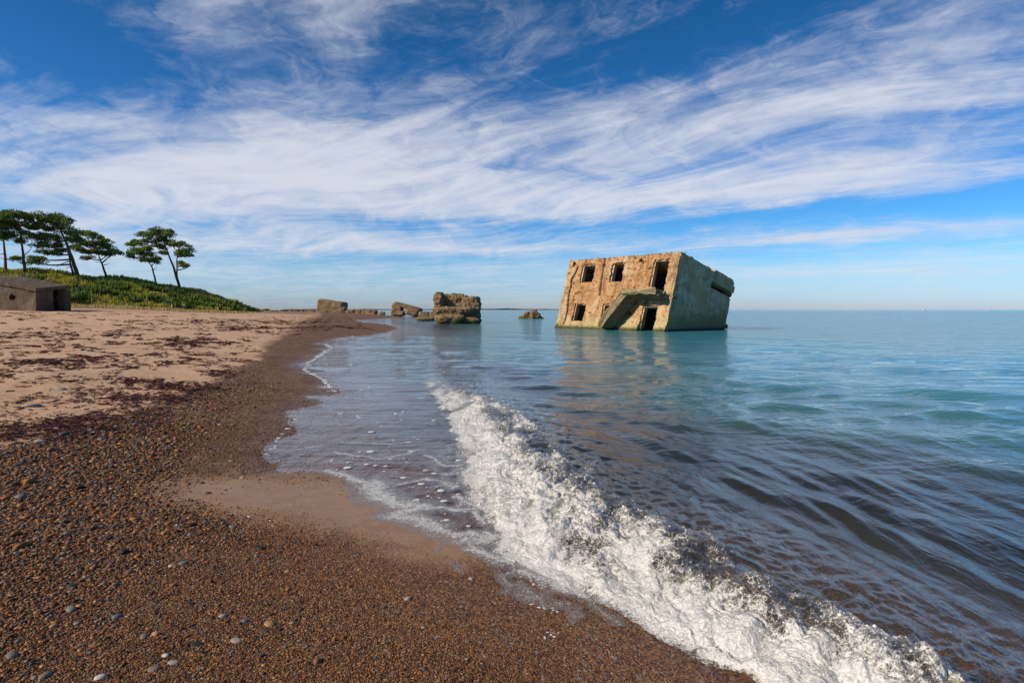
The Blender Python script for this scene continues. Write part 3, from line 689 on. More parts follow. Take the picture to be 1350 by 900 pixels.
aa = np.repeat(rng.normal(0, .5, len(cx)) + 2.0, nb_)
o1, o2 = rng.normal(size=len(bx)) * spr * 1.5, rng.normal(size=len(bx)) * spr * .5
bx = bx + o1 * np.cos(aa) - o2 * np.sin(aa); by = by + o1 * np.sin(aa) + o2 * np.cos(aa)
bz, bs_ = ground(bx, by); okb = bs_ > .3; bx, by, bz, aa, dd = bx[okb], by[okb], bz[okb], aa[okb], dd[okb]
nB = len(bx); ln = rng.uniform(.025, .085, nB) * np.clip(dd / 9, .8, 2.6); wd = ln * rng.uniform(.12, .34, nB); an = aa + rng.normal(0, .9, nB)
vv = []
for k in range(4):
    tt = k / 3 - .5; bend = .35 * (tt * tt - .1)
    lx = ln * tt; ly = ln * bend * rng.choice([-1, 1], nB)
    hz = bz + .004 + ln * .22 * (0.25 - tt * tt) * rng.uniform(.2, 1.6, nB) + .006 * rng.random(nB)
    for sgn in (-1, 1):
        wy = ly + sgn * wd * (.5 if k in (1, 2) else .2)
        vv.append(np.stack([bx + lx * np.cos(an) - wy * np.sin(an), by + lx * np.sin(an) + wy * np.cos(an), hz + sgn * wd * .25], -1))
vv = np.stack(vv, 1); f = np.array([[0, 2, 3, 1], [2, 4, 5, 3], [4, 6, 7, 5]])
tag(mesh_np('seaweed', vv.reshape(-1, 3), (f[None] + (np.arange(nB) * 8)[:, None, None]).reshape(-1, 4), M_weed), kind='stuff')

# ------------------------------------------------------------------ flecks and lace of foam on the thin water sheet
m, t = material('foam_fleck')
bb_ = t.voro(pos(t), 160)
principled(t, Base_Color=(.62, .61, .62), Roughness=.3, Normal=t.bump(bb_, .5, .004)); M_fleck = m
fp, fr_ = [], []
def fleck(px, py, size):
    fp.append((px, py)); fr_.append(size)
zone = [(410, 600), (470, 560), (560, 520), (606, 580), (606, 640), (630, 690), (660, 735), (600, 710), (540, 670), (480, 640), (430, 625)]
k = 0
while k < 90:
    a, b = rng.uniform(400, 665), rng.uniform(515, 745)
    if bool(inpoly(np.array(a), np.array(b), zone)) and rng.random() < .3 + .7 * (b > 600): fleck(a, b, rng.uniform(1.5, 4) if rng.random() < .75 else rng.uniform(4, 7.5)); k += 1
lace = [([(440, 623), (458, 628), (478, 635)], 4, 80), ([(488, 640), (500, 636), (496, 648), (512, 655), (492, 655)], 9, 260), ([(515, 660), (535, 665), (555, 668), (530, 675), (522, 680), (545, 685), (560, 690), (575, 697)], 9, 480), ([(560, 668), (590, 670), (605, 670)], 2, 50),
        ([(592, 702), (615, 703)], 4, 80), ([(612, 712), (630, 712), (650, 705), (668, 708)], 7, 220), ([(632, 728), (650, 735), (668, 738)], 6, 160), ([(690, 762), (720, 775)], 8, 60), ([(700, 800), (740, 812)], 6, 50), ([(735, 840), (720, 850)], 6, 30), ([(700, 752), (740, 770), (775, 785)], 7, 120)]
for pl, wd_, n in lace:
    q = np.array(pl, float); L = np.concatenate([[0], np.cumsum(np.linalg.norm(np.diff(q, axis=0), axis=1))])
    for j in range(n // 4):
        s_ = rng.random() * L[-1]; fleck(np.interp(s_, L, q[:, 0]) + rng.normal() * wd_ * .7, np.interp(s_, L, q[:, 1]) + rng.normal() * wd_ * .32, rng.uniform(1.0, 2.6))
for pl, n in (([(352, 600), (372, 568), (402, 540)], 14), ([(440, 516), (424, 500), (402, 489), (400, 487), (408, 477), (418, 469), (436, 458), (424, 453)], 150), ([(470, 424), (482, 424.5)], 12), ([(440, 447), (470, 443)], 20)):
    q = np.array(pl, float); L = np.concatenate([[0], np.cumsum(np.linalg.norm(np.diff(q, axis=0), axis=1))])
    for j in range(n):
        s_ = rng.random() * L[-1]; fleck(np.interp(s_, L, q[:, 0]) + 2 + rng.normal() * 1.3, np.interp(s_, L, q[:, 1]) + rng.normal() * .5, rng.uniform(2., 4.5))
for j in range(30):   # small flakes drifting on the film further out
    fleck(rng.uniform(420, 590), rng.uniform(462, 560), rng.uniform(1.5, 4.5))
fp = np.array(fp); q = atz(fp[:, 0], fp[:, 1], .012); x, y = q[:, 0], q[:, 1]
gzz, _ = ground(x, y, False); swv, dfv, _ = wave(x, y)
z = np.maximum(gzz, .006) + np.where(dfv > 0, swv, 0) + .0015
r = np.array(fr_) * .5 * np.hypot(np.hypot(x, y), CH) / FPX
bases2 = [lumpy(V2, 300 + k, .55) for k in range(8)]
tag(scatter('foam_flecks', bases2, F2_, np.stack([x, y, z], -1), np.stack([r * 1.5, r * rng.uniform(.8, 1.6, len(r)), np.minimum(r * .2, .003)], -1), rng.normal(0, .3, len(r)), M_fleck, np.ones((len(r), 3))), kind='stuff')
#@@PART4
# ------------------------------------------------------------------ walls cut as thick sheets
def thick_sheet(name, xs, zs, mask, fn_out, fn_in, mat, parent, attrs=None):
    """grid wall: cells [i,j] kept where mask; fn_out/fn_in map (s,z) arrays to 3-D points of its outer and inner face"""
    Sg, Zg = np.meshgrid(xs, zs, indexing='ij'); n, k = Sg.shape
    A = fn_out(Sg, Zg).reshape(-1, 3); B = fn_in(Sg, Zg).reshape(-1, 3)
    I = np.arange(n * k).reshape(n, k); off = n * k
    c = mask
    q = np.stack([I[:-1, :-1], I[1:, :-1], I[1:, 1:], I[:-1, 1:]], -1)[c]
    fs = [q, q[:, ::-1] + off]
    pad = np.zeros((n + 1, k + 1), bool); pad[1:-1, 1:-1] = c
    # edges between kept and dropped cells
    for axis in (0, 1):
        if axis == 0:
            e0, e1 = I[:, :-1], I[:, 1:]; a, b = pad[:-1, 1:-1], pad[1:, 1:-1]
        else:
            e0, e1 = I[1:, :], I[:-1, :]; e0, e1 = I[:-1, :], I[1:, :]; a, b = pad[1:-1, :-1], pad[1:-1, 1:]
        m1 = b & ~a; m2 = a & ~b
        for mm, flip in ((m1, axis == 0), (m2, axis == 1)):
            p, r = e0[mm], e1[mm]
            f = np.stack([p, r, r + off, p + off], -1)
            fs.append(f if flip else f[:, ::-1])
    f = np.concatenate(fs); V = np.concatenate([A, B])
    used = np.unique(f); mp = np.full(len(V), -1); mp[used] = np.arange(len(used))
    at = {kk: np.concatenate([v.ravel(), v.ravel()])[used] for kk, v in (attrs or {}).items()}
    return mesh_np(name, V[used], mp[f], mat, parent, at, smooth=False)
def box(name, lo, hi, mat, parent, jag=0., seed=0, div=6, rot=None, loc=None, smooth=False):
    """a solid block with worn, slightly uneven faces"""
    import bmesh
    bm = bmesh.new(); bmesh.ops.create_cube(bm, size=1.)
    bmesh.ops.subdivide_edges(bm, edges=bm.edges[:], cuts=div, use_grid_fill=True)
    v = np.array([q.co[:] for q in bm.verts]); bm.verts.index_update(); f = [[q.index for q in p.verts] for p in bm.faces]; bm.free()
    lo, hi = np.array(lo, float), np.array(hi, float); v = (lo + hi) / 2 + v * (hi - lo)
    if jag:
        for a in range(3): v[:, a] += jag * fbm(v[:, 0] * 1.7 + a * 9, v[:, 1] * 1.7, v[:, 2] * 1.7, 4, seed + a)
    if rot is not None: v = v @ np.array(Euler(rot).to_matrix()).T
    if loc is not None: v = v + np.array(loc)
    return mesh_np(name, v, np.array(f), mat, parent, smooth=smooth)

# ------------------------------------------------------------------ the leaning bunker
BO = np.array([11.1953, 37.883, 5.3045]); BROT = (-.2666, .0115, -.9057)
_e = Euler((BROT[0], 0, 0)).to_matrix(); 
BM = np.array((Matrix.Rotation(BROT[2], 3, 'Z') @ Matrix.Rotation(BROT[0], 3, 'X') @ Matrix.Rotation(BROT[1], 3, 'Y')))
bunker = empty('leaning_bunker', BO, Matrix(BM.tolist()).to_euler())
tag(bunker, 'large two storey brick and concrete bunker tilting backwards in the sea', 'bunker')
BW, BH, BT = 10.545, 7.6, .5
def fuv(px, py, dep=0.):
    """photo pixel to the facade's own plane (x to the right, z up) at depth dep"""
    d = BM.T @ ray(px, py); o = BM.T @ (np.array([0, 0, CH]) - BO); t_ = (dep - o[1]) / d[1]; p = o + d * t_; return p[0], p[2]
OPEN = {}
for k_, pts in {'w1': [(767, 349), (784.5, 348), (782, 372), (765, 372.7)], 'w2': [(808, 346.5), (823, 346), (820.7, 371.5), (803, 372)], 'd1': [(863, 343), (884, 341), (875, 388), (853, 386)],
                'w3': [(758, 400), (773, 400), (768.5, 423.5), (753.5, 423)], 'w4': [(795.5, 400.7), (811.8, 400.7), (806, 425), (790, 425)], 'd2': [(846, 403), (868, 403), (863, 437), (842, 437)]}.items():
    q = np.array([fuv(*p) for p in pts]); OPEN[k_] = (q[:, 0].min() * .5 + np.sort(q[:, 0])[1] * .5, q[:, 0].max() * .5 + np.sort(q[:, 0])[2] * .5, np.sort(q[:, 1])[:2].mean(), np.sort(q[:, 1])[2:].mean())
OPEN['d2'] = (OPEN['d2'][0], OPEN['d2'][1], OPEN['d2'][2] - 1.2, OPEN['d2'][3])
gx0, gz0 = fuv(797.7, 339.5); gx1, gz1 = fuv(790, 389)
crk = [fuv(762, 352), fuv(759, 360), fuv(754, 368), (fuv(750, 390)), fuv(748, 408), fuv(745, 428)]
holes = [(fuv(758, 348), .16), (fuv(845, 343), .12)]
lip_z = fuv(800, 425)[1]

m, t = material('bunker_brick')
oc = objco(t); sp = sepz(t, oc); wz = sepz(t, pos(t)).outputs[2]
vec = t.node('ShaderNodeCombineXYZ', ins={0: sp.outputs[0], 1: sp.outputs[2], 2: 0.}).outputs[0]
wob = t.noise(oc, 3., 3, .6, 0, True)
vecw = t.vm('ADD', vec, t.vm('SCALE', t.vm('SUBTRACT', wob, (.5, .5, .5)), scale=.045))
br = t.node('ShaderNodeTexBrick', ins={'Vector': vecw, 'Color1': (.46, .205, .078), 'Color2': (.22, .070, .032), 'Mortar': (.62, .48, .30), 'Scale': 1., 'Mortar Size': .026, 'Mortar Smooth': .35, 'Bias': -.15, 'Brick Width': .42, 'Row Height': .148})
n1 = t.noise(oc, .55, 5, .62); n2 = t.noise(oc, 2.2, 5, .65); n3 = t.noise(oc, 9, 4, .65)
bc = t.mix(t.mr(n2, .42, .62), br.outputs[0], t.mix(t.mr(n3, .3, .7), (.52, .27, .11), (.62, .40, .20)))
bc = t.mix(t.mr(n3, .52, .78, 0, .8), bc, (.17, .060, .026))
pl = t.mix(t.mr(n2, .3, .7), (.60, .42, .235), (.47, .315, .18)); pl = t.mix(t.mr(n3, .5, .8, 0, .7), pl, (.27, .17, .10))
pm = t.mr(t.m('ADD', t.attr('plaster'), t.m('MULTIPLY', t.m('SUBTRACT', n2, .5), 1.0)), .42, .58)
bc = t.mix(t.mr(t.noise(oc, 5.5, 4, .7), .47, .66, 0, .75), bc, (.70, .46, .22)); bc = t.mix(t.mr(t.noise(oc, 1.1, 4, .7), .45, .68, 0, .7), bc, t.mix(1., bc, (.52, .36, .28), 'MULTIPLY'))
c_ = t.mix(pm, bc, pl); c_ = t.mix(t.mr(t.noise(oc, .9, 6, .72, .6), .50, .64, 0, .72), c_, t.mix(1., c_, (.42, .30, .22), 'MULTIPLY'))
sep_ = t.noise(t.scalev(oc, (3, 3, .5)), 1., 4, .6)
c_ = t.mix(t.mr(sep_, .5, .8, 0, .45), c_, (.14, .085, .05))
tide = t.mr(t.m('ADD', wz, t.m('MULTIPLY', t.m('SUBTRACT', n2, .5), .9)), 1.15, .35)
c_ = t.mix(t.m('MULTIPLY', tide, .8), c_, t.mix(t.mr(n3, .3, .7), (.50, .40, .20), (.34, .29, .14)))
c_ = t.mix(t.mr(t.m('ADD', wz, t.m('MULTIPLY', t.m('SUBTRACT', n3, .5), .25)), .30, .10), c_, (.07, .075, .025))
stn = t.noise(t.scalev(oc, (1.5, 1.5, .45)), 1., 6, .7, .5); c_ = t.mix(t.mr(stn, .50, .66, 0, .7), c_, t.mix(1., c_, (.34, .26, .20), 'MULTIPLY'))
c_ = t.mix(t.m('MULTIPLY', t.attr('pit'), .75), c_, (.12, .045, .02))
c_ = t.mix(t.attr('crack'), c_, (.05, .03, .02))
hh = t.m('ADD', t.m('MULTIPLY', br.outputs['Fac'], t.m('MULTIPLY', t.m('SUBTRACT', 1., pm), -1.)), t.m('MULTIPLY', n3, 1.2))
principled(t, Base_Color=c_, Roughness=.9, Specular_IOR_Level=.2, Normal=t.bump(hh, .9, .045)); M_brick = m

m, t = material('bunker_concrete')
oc = objco(t); wz = sepz(t, pos(t)).outputs[2]
n1 = t.noise(oc, .5, 5, .62, .4); n2 = t.noise(oc, 2.0, 6, .68, .3); n3 = t.noise(oc, 12, 4, .65); ver = t.noise(t.scalev(oc, (2.2, 2.2, .35)), 1., 5, .6)
c_ = t.mix(t.mr(n2, .3, .7), (.42, .24, .125), (.70, .44, .24))
c_ = t.mix(t.mr(n1, .48, .62, 0, .85), c_, t.mix(t.mr(n2, .3, .7), (.56, .45, .31), (.30, .21, .14)))
c_ = t.mix(t.mr(t.noise(oc, .8, 6, .7, 1.), .50, .60, 0, .8), c_, (.74, .56, .36)); c_ = t.mix(t.mr(ver, .50, .70, 0, .6), c_, (.13, .095, .07))
c_ = t.mix(t.mr(n3, .5, .8, 0, .4), c_, (.16, .12, .09))
board = t.m('FRACT', t.m('MULTIPLY', sepz(t, oc).outputs[2], 5.)); c_ = t.mix(t.m('MULTIPLY', t.m('LESS_THAN', board, .09), .35), c_, (.10, .085, .07))
tide = t.mr(t.m('ADD', wz, t.m('MULTIPLY', t.m('SUBTRACT', n2, .5), 1.8)), 1.45, .75)
c_ = t.mix(t.m('MULTIPLY', tide, .7), c_, t.mix(t.mr(n3, .3, .7), (.16, .115, .035), (.27, .19, .07)))
c_ = t.mix(t.mr(t.m('ADD', wz, t.m('MULTIPLY', n2, .3)), .55, .35), c_, (.21, .19, .14))
c_ = t.mix(t.mr(wz, .28, .08), c_, (.05, .052, .02))
principled(t, Base_Color=c_, Roughness=.9, Specular_IOR_Level=.2, Normal=t.bump(t.m('ADD', n2, t.m('MULTIPLY', n3, .5)), .8, .07)); M_conc = m
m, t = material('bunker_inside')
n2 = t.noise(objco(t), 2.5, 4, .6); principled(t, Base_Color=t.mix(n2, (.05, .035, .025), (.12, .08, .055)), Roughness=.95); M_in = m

# facade with its openings
xs = np.arange(-BW, 1e-6, .055); xs = np.append(xs, 0.) if xs[-1] < -.01 else xs; zs = np.arange(-BH, .075, .055)
xc, zc = np.meshgrid((xs[:-1] + xs[1:]) / 2, (zs[:-1] + zs[1:]) / 2, indexing='ij')
jx = xc + .11 * fbm(xc * 3, zc * 3, 0, 4, 401); jz = zc + .11 * fbm(xc * 3, zc * 3, 5, 4, 402)
mask = np.ones_like(xc, bool)
for (a, b, c, d_) in OPEN.values(): mask &= ~((jx > a) & (jx < b) & (jz > c) & (jz < d_))
for (p, r) in holes: mask &= ~((np.abs(jx - p[0]) < r) & (np.abs(jz - p[1]) < r))
mask &= ~(zc > -.03 + .13 * fbm(xc * 2.2, 0, 0, 4, 403) - .05 * (np.floor(xc / .16) % 2))
gline = gx0 + (gx1 - gx0) * (zc - gz0) / (gz1 - gz0)
Sg, Zg = np.meshgrid(xs, zs, indexing='ij')
crd, _ = seg_dist(Sg + .05 * pn(Sg * 6, Zg * 6, 0, 404), Zg, crk)
cpoly = crk + [(-BW - 1, crk[-1][1] - .2), (-BW - 1, 1.), (crk[0][0], 1.)]
plas = np.where(inpoly(Sg, Zg, cpoly), 1., 0.)
plas = np.maximum(plas, sst(lip_z + .7, lip_z - .1, Zg + .5 * pn(Sg * .7, Zg * .7, 0, 405)))
plas = np.maximum(plas, .8 * sst(.08, .36, fbm(Sg * .5 + 4, Zg * .5, 0, 3, 406)))
plas = np.maximum(plas, .55 * sst(-1.4, -.7, Sg) * sst(-3.8, -3.2, Zg) + .8 * sst(-3.3, -3.8, Zg) * sst(-1.6, -1.2, Sg))
gl_ = np.abs(Sg - (gx0 + (gx1 - gx0) * (Zg - gz0) / (gz1 - gz0)))
groove = sst(.13, .05, gl_) * (Zg > gz1)
pit = sst(.28, .5, fbm(Sg * 1.9 + 3, Zg * 2.4, 0, 4, 409)); rel = .05 * fbm(Sg * 1.6, Zg * 1.6, 0, 4, 407) + .05 * fbm(Sg * 7, Zg * 7, 0, 3, 408) + .07 * pit - .06 * plas - .10 * sst(lip_z + .05, lip_z - .25, Zg) + .13 * groove + .08 * sst(.09, .02, crd)
thick_sheet('brick_facade', xs, zs, mask, lambda s, z: np.stack([s, rel, z], -1), lambda s, z: np.stack([s, s * 0 + BT, z], -1), M_brick, bunker,
            {'plaster': plas, 'pit': pit, 'crack': np.maximum(sst(.10, .03, crd), .75 * groove)})
# side and rounded rear as one bent wall
RAD = 2.7; D0 = 5.85
path = [(0., BT * .0 + .02), (0., D0)]
for k in range(1, 25):
    a = math.pi / 2 * k / 24; path.append((-RAD + RAD * math.cos(a), D0 + RAD * math.sin(a)))
path += [(-BW + .02, D0 + RAD), (-BW + .02, BT)]
path = np.array(path); PL = np.concatenate([[0], np.cumsum(np.linalg.norm(np.diff(path, axis=0), axis=1))])
ss = np.concatenate([np.arange(0, D0 + 4.2, .07), np.arange(D0 + 4.3, PL[-1], .4), [PL[-1]]]); zs2 = np.arange(-BH, .06, .07)
def pathpt(s, o):
    x, y = np.interp(s, PL, path[:, 0]), np.interp(s, PL, path[:, 1]); e = .05
    tx, ty = np.interp(s + e, PL, path[:, 0]) - np.interp(s - e, PL, path[:, 0]), np.interp(s + e, PL, path[:, 1]) - np.interp(s - e, PL, path[:, 1])
    n = np.hypot(tx, ty) + 1e-9; return x + o * ty / n, y - o * tx / n
def suv(px, py):
    d = BM.T @ ray(px, py); o = BM.T @ (np.array([0, 0, CH]) - BO); t_ = (0 - o[0]) / d[0]; p = o + d * t_; return p[1], p[2]
sl0 = suv(938, 371.5); sl1 = suv(938, 378.5); 
sc_, zc2 = np.meshgrid((ss[:-1] + ss[1:]) / 2, (zs2[:-1] + zs2[1:]) / 2, indexing='ij')
SLT, SLB, S0 = sl0[1], sl1[1] - .04, sl0[0]
mask2 = ~((sc_ > S0) & (sc_ < S0 + 5.2) & (zc2 < SLT) & (zc2 > SLB))
topz = -.02 + .08 * pn(sc_ * 2, 0, 0, 410) - .08 * ((sc_ > S0 - .3) & (sc_ < S0 + .1)) + .04 * (sc_ > S0 + .1)
mask2 &= zc2 < topz
S2, Z2 = np.meshgrid(ss, zs2, indexing='ij')
o2 = .07 * fbm(S2 * .9, Z2 * .9, 0, 4, 411) + .02 * fbm(S2 * 6, Z2 * 6, 0, 3, 412) + .06 * sst(S0 - .2, S0 + .1, S2) * sst(SLB - .05, SLT + .02, Z2) + .05 * sst(lip_z - .0, lip_z - .4, Z2)
def outer(s, z): x, y = pathpt(s, o2); return np.stack([x, y, z], -1)
def inner(s, z): x, y = pathpt(s, -.55 + 0 * s); return np.stack([x, y, z], -1)
thick_sheet('side_wall', ss, zs2, mask2, outer, inner, M_conc, bunker)
box('roof', (-BW + .6, .56, -.55), (-.62, D0 + RAD - .62, -.08), M_conc, bunker, .03, 5)
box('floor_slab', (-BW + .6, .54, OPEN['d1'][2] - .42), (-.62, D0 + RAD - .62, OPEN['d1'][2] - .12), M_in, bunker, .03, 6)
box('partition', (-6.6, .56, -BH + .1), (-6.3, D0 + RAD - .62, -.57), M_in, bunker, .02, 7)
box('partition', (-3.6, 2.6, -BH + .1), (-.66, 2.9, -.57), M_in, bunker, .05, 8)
# concrete linings of the openings, set back in the wall
for k_, (a, b, c, d_) in OPEN.items():
    nm = 'window_frame' if k_[0] == 'w' else 'door_frame'
    vs_, fs_ = [], []
    tk = .10; y0, y1 = .12, .44
    parts_ = [((a - .05, y0, c - .05), (a + tk, y1, d_ + .05)), ((b - tk * .6, y0, c - .05), (b + .05, y1, d_ + .05)), ((a + tk, y0, d_ - tk * .7), (b - tk * .6, y1, d_ + .05))]
    if k_[0] == 'w': parts_.append(((a + tk, y0, c - .05), (b - tk * .6, y1, c + tk * .6)))
    V_, Fq = [], []
    for lo, hi in parts_:
        q = np.array([(x_, y_, z_) for x_ in (lo[0], hi[0]) for y_ in (lo[1], hi[1]) for z_ in (lo[2], hi[2])]); n0 = 8 * len(V_)
        V_.append(q); Fq.append(np.array([[0, 1, 3, 2], [4, 6, 7, 5], [0, 4, 5, 1], [2, 3, 7, 6], [0, 2, 6, 4], [1, 5, 7, 3]]) + n0)
    mesh_np(nm, np.concatenate(V_), np.concatenate(Fq), M_conc, bunker, smooth=False)
# outside stair: landing slab and one broken flight
m, t = material('stair_concrete')
oc = objco(t); wz = sepz(t, pos(t)).outputs[2]; n2 = t.noise(oc, 2.2, 6, .7, .3); n3 = t.noise(oc, 10, 4, .7)
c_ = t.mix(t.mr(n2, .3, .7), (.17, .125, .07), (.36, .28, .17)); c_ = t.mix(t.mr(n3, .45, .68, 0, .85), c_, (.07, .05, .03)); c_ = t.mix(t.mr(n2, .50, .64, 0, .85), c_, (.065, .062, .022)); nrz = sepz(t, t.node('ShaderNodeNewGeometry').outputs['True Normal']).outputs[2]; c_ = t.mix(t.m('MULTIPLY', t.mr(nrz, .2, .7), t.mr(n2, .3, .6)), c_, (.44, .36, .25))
c_ = t.mix(t.mr(wz, .3, .1), c_, (.07, .075, .03))
principled(t, Base_Color=c_, Roughness=.95, Specular_IOR_Level=.15, Normal=t.bump(t.m('ADD', n2, t.m('MULTIPLY', n3, .6)), 1., .09)); M_stair = m
LZ = OPEN['d1'][2] - .02
lx0 = fuv(836, 390)[0]; lx1 = min(fuv(880, 392)[0], -.12)
stair = empty('outside_stair'); stair.parent = bunker
def rough_prism(name, prof, y0, y1, mat, parent, jag, seed, nseg=14, ncut=5):
    """prism between y0 and y1 of a profile in x-z, finely cut and roughened"""
    P = np.array(prof, float); Q = []
    for a, b in zip(P, np.roll(P, -1, 0)):
        for k in range(ncut): Q.append(a + (b - a) * k / ncut)
    Q = np.array(Q); n = len(Q); ys = np.linspace(y0, y1, nseg)
    V = np.concatenate([np.stack([Q[:, 0], np.full(n, yy), Q[:, 1]], -1) for yy in ys])
    f = []
    for j in range(nseg - 1):
        for i_ in range(n): f.append((j * n + i_, j * n + (i_ + 1) % n, (j + 1) * n + (i_ + 1) % n, (j + 1) * n + i_))
    c0 = len(V); V = np.concatenate([V, [[P[:, 0].mean(), y0, P[:, 1].mean()], [P[:, 0].mean(), y1, P[:, 1].mean()]]])
    tri = [(c0, (i_ + 1) % n, i_) for i_ in range(n)] + [(c0 + 1, (nseg - 1) * n + i_, (nseg - 1) * n + (i_ + 1) % n) for i_ in range(n)]
    for a in range(3): V[:, a] += jag * fbm(V[:, 0] * 2.3 + 7 * a, V[:, 1] * 2.3, V[:, 2] * 2.3, 4, seed + a)
    return mesh_np(name, V, [np.array(f), np.array(tri)], mat, parent, smooth=False)
rough_prism('landing', [(lx0, LZ), (lx1, LZ), (lx1 + .05, LZ - .40), (lx0 + .1, LZ - .42)], -1.35, .02, M_stair, stair, .20, 420, 22, 9)
fx, fz = fuv(799, 424, -.6); bx2, bz2 = fuv(801, 433, -.6)
st = [(lx0 + .05, LZ)]; nst = 7
ex, ez = fx, fz
for k in range(nst):   # steps cut in the upper side
    xa = lx0 + (ex - lx0) * (k + .0) / nst; xb = lx0 + (ex - lx0) * (k + 1) / nst; za = LZ + (ez - LZ) * (k + .5) / nst - .02
    st += [(xa, za), (xb, za)]
dz_ = .62
st += [(ex - .05, ez - .35), (ex + .25, ez - dz_), (lx0 + .45, LZ - .42)]
rough_prism('flight', st, -1.30, -.12, M_stair, stair, .20, 430, 22, 5)

# ------------------------------------------------------------------ ruins and rocks
m, t = material('ruin_stone')
oc = objco(t); wz = sepz(t, pos(t)).outputs[2]
n1 = t.noise(t.scalev(oc, (.5, .5, 1.6)), 1., 5, .65, .5); n2 = t.noise(oc, 1.8, 6, .7); n3 = t.noise(oc, 6, 4, .7)
c_ = t.mix(t.mr(n1, .35, .65), (.17, .115, .062), (.38, .27, .155)); c_ = t.mix(t.mr(n2, .5, .7, 0, .85), c_, (.05, .03, .018)); c_ = t.mix(t.mr(n3, .5, .7, 0, .7), c_, (.60, .46, .28))
c_ = t.mix(t.mr(t.m('ADD', wz, t.m('MULTIPLY', n2, .8)), .95, .45), c_, t.mix(t.mr(n3, .3, .7), (.20, .15, .04), (.10, .085, .025)))
principled(t, Base_Color=c_, Roughness=.95, Specular_IOR_Level=.15, Normal=t.bump(t.m('ADD', n2, n3), 1., .25)); M_ruin = m
def rock(name, c, half, seed, mat, parent=None, sub=24, amp=.22, boxy=4., tilt=(0, 0, 0), strata=.0, freq=1.4):
    """a weathered block: super-ellipsoid with rough, layered faces"""
    import bmesh
    bm = bmesh.new(); bmesh.ops.create_cube(bm, size=2.); bmesh.ops.subdivide_edges(bm, edges=bm.edges[:], cuts=sub, use_grid_fill=True)
    v = np.array([q.co[:] for q in bm.verts]); bm.verts.index_update(); f = np.array([[q.index for q in p.verts] for p in bm.faces]); bm.free()
    v = v / ((np.abs(v) ** boxy).sum(1) ** (1 / boxy))[:, None] 
    h = np.array(half, float); w_ = v * h; nrm = v / np.linalg.norm(v, axis=1)[:, None]
    k = freq / max(min(h), .2) * .8
    dsp = amp * min(h) * (fbm(w_[:, 0] * k + seed, w_[:, 1] * k, w_[:, 2] * k * 1.3, 5, seed) - .5 * np.abs(pn(w_[:, 0] * k * 2.2, w_[:, 1] * k * 2.2, w_[:, 2] * k * 2.2, seed + 3)))
    if strata: dsp = dsp + strata * np.round(2 * np.sin(w_[:, 2] * 5.5 + 1.5 * pn(w_[:, 0] * .6, w_[:, 1] * .6, 0, seed))) * .5 * (np.abs(nrm[:, 2]) < .8)
    w_ = w_ + nrm * dsp[:, None]
    w_ = w_ @ np.array(Euler(tilt).to_matrix()).T
    o = mesh_np(name, w_, f, mat, parent, smooth=False); o.location = c; return o
def W(px, py, Y): return atY(px, py, Y)
# big stack of masonry standing in shallow water
YB = 60.; k = YB / 750
big = empty('ruined_fort_block', (W(604, 424, YB)[0], YB, 0)); O_ = np.array(big.location)
tag(big, 'tall crumbling stone fort remnant with notched top, largest far ruin in the shallows', 'ruin')
def bp(px0, px1, py0, py1, dy=0., dep=1.6):
    a = W((px0 + px1) / 2, (py0 + py1) / 2, YB + dy); return a - O_, ((px1 - px0) / 2 * k, dep, (py1 - py0) / 2 * k)
for nm, b_, kw in (('corner_pier', bp(572.5, 586, 385.5, 408, -.2, 1.3), dict(seed=11, amp=.35, boxy=3.2, strata=.05)), ('wall', bp(582, 616, 388, 407, .6, 1.3), dict(seed=12, amp=.32, boxy=9, strata=.07)),
                   ('broken_wall', bp(611, 633, 391.5, 419, .0, 1.5), dict(seed=13, amp=.32, boxy=7, strata=.07)), ('ledge', bp(573.5, 627, 404.5, 417, -.2, 1.9), dict(seed=14, amp=.36, boxy=5, strata=.10)),
                   ('base_slab', bp(575, 614, 414, 428, -.7, 2.2), dict(seed=15, amp=.26, boxy=4, strata=.10, tilt=(0, .03, 0))), ('base_slab', bp(598, 634, 417.5, 428, -.4, 1.9), dict(seed=16, amp=.3, boxy=3.5, strata=.08, tilt=(0, .10, 0)))):
    rock(nm, b_[0], b_[1], mat=M_ruin, parent=big, sub=26, **kw)
def far_rock(name, px0, px1, py0, py1, Y, seed, label, cat='rock', group=None, mat=None, **kw):
    a = W((px0 + px1) / 2, (py0 + py1) / 2, Y); kk = Y / 750
    o = rock(name, a, ((px1 - px0) / 2 * kk, kw.pop('dep', (px1 - px0) / 2 * kk * .7), (py1 - py0) / 2 * kk), seed, mat or M_ruin, sub=kw.pop('sub', 14), **kw)
    return tag(o, label, cat, group)
# two tilted slabs further along the shore
r1 = far_rock('concrete_ruin', 421.5, 455.5, 396, 413, 138, 21, 'square concrete ruin with a sloping top standing on the far spit', 'ruin', amp=.12, boxy=9, tilt=(0, R_(8), 0), sub=20, dep=2.6)
r2 = empty('tilted_slab_ruin', (W(536, 412, 122)[0], 122, 0)); O2 = np.array(r2.location)
tag(r2, 'long slab ruin tilted down seawards with a blocky end, beyond the sand spit', 'ruin')
kk = 122 / 750
rock('block', W(524, 408.5, 122) - O2, (6.5 * kk, 1.8, 8.2 * kk), 31, M_ruin, r2, 16, .15, 8, (0, R_(8), 0))
rock('slab', W(538.5, 404.5, 122) - O2, (18 * kk, 1.8, 2.7 * kk), 32, M_ruin, r2, 20, .2, 8, (0, R_(15), 0))
rock('fallen_block', W(544, 411.5, 121) - O2, (9 * kk, 1.6, 4.6 * kk), 33, M_ruin, r2, 14, .2, 6, (0, R_(12), 0))
rock('fallen_block', W(530, 413, 120.5) - O2, (4 * kk, 1.2, 3.2 * kk), 34, M_ruin, r2, 12, .2, 5)
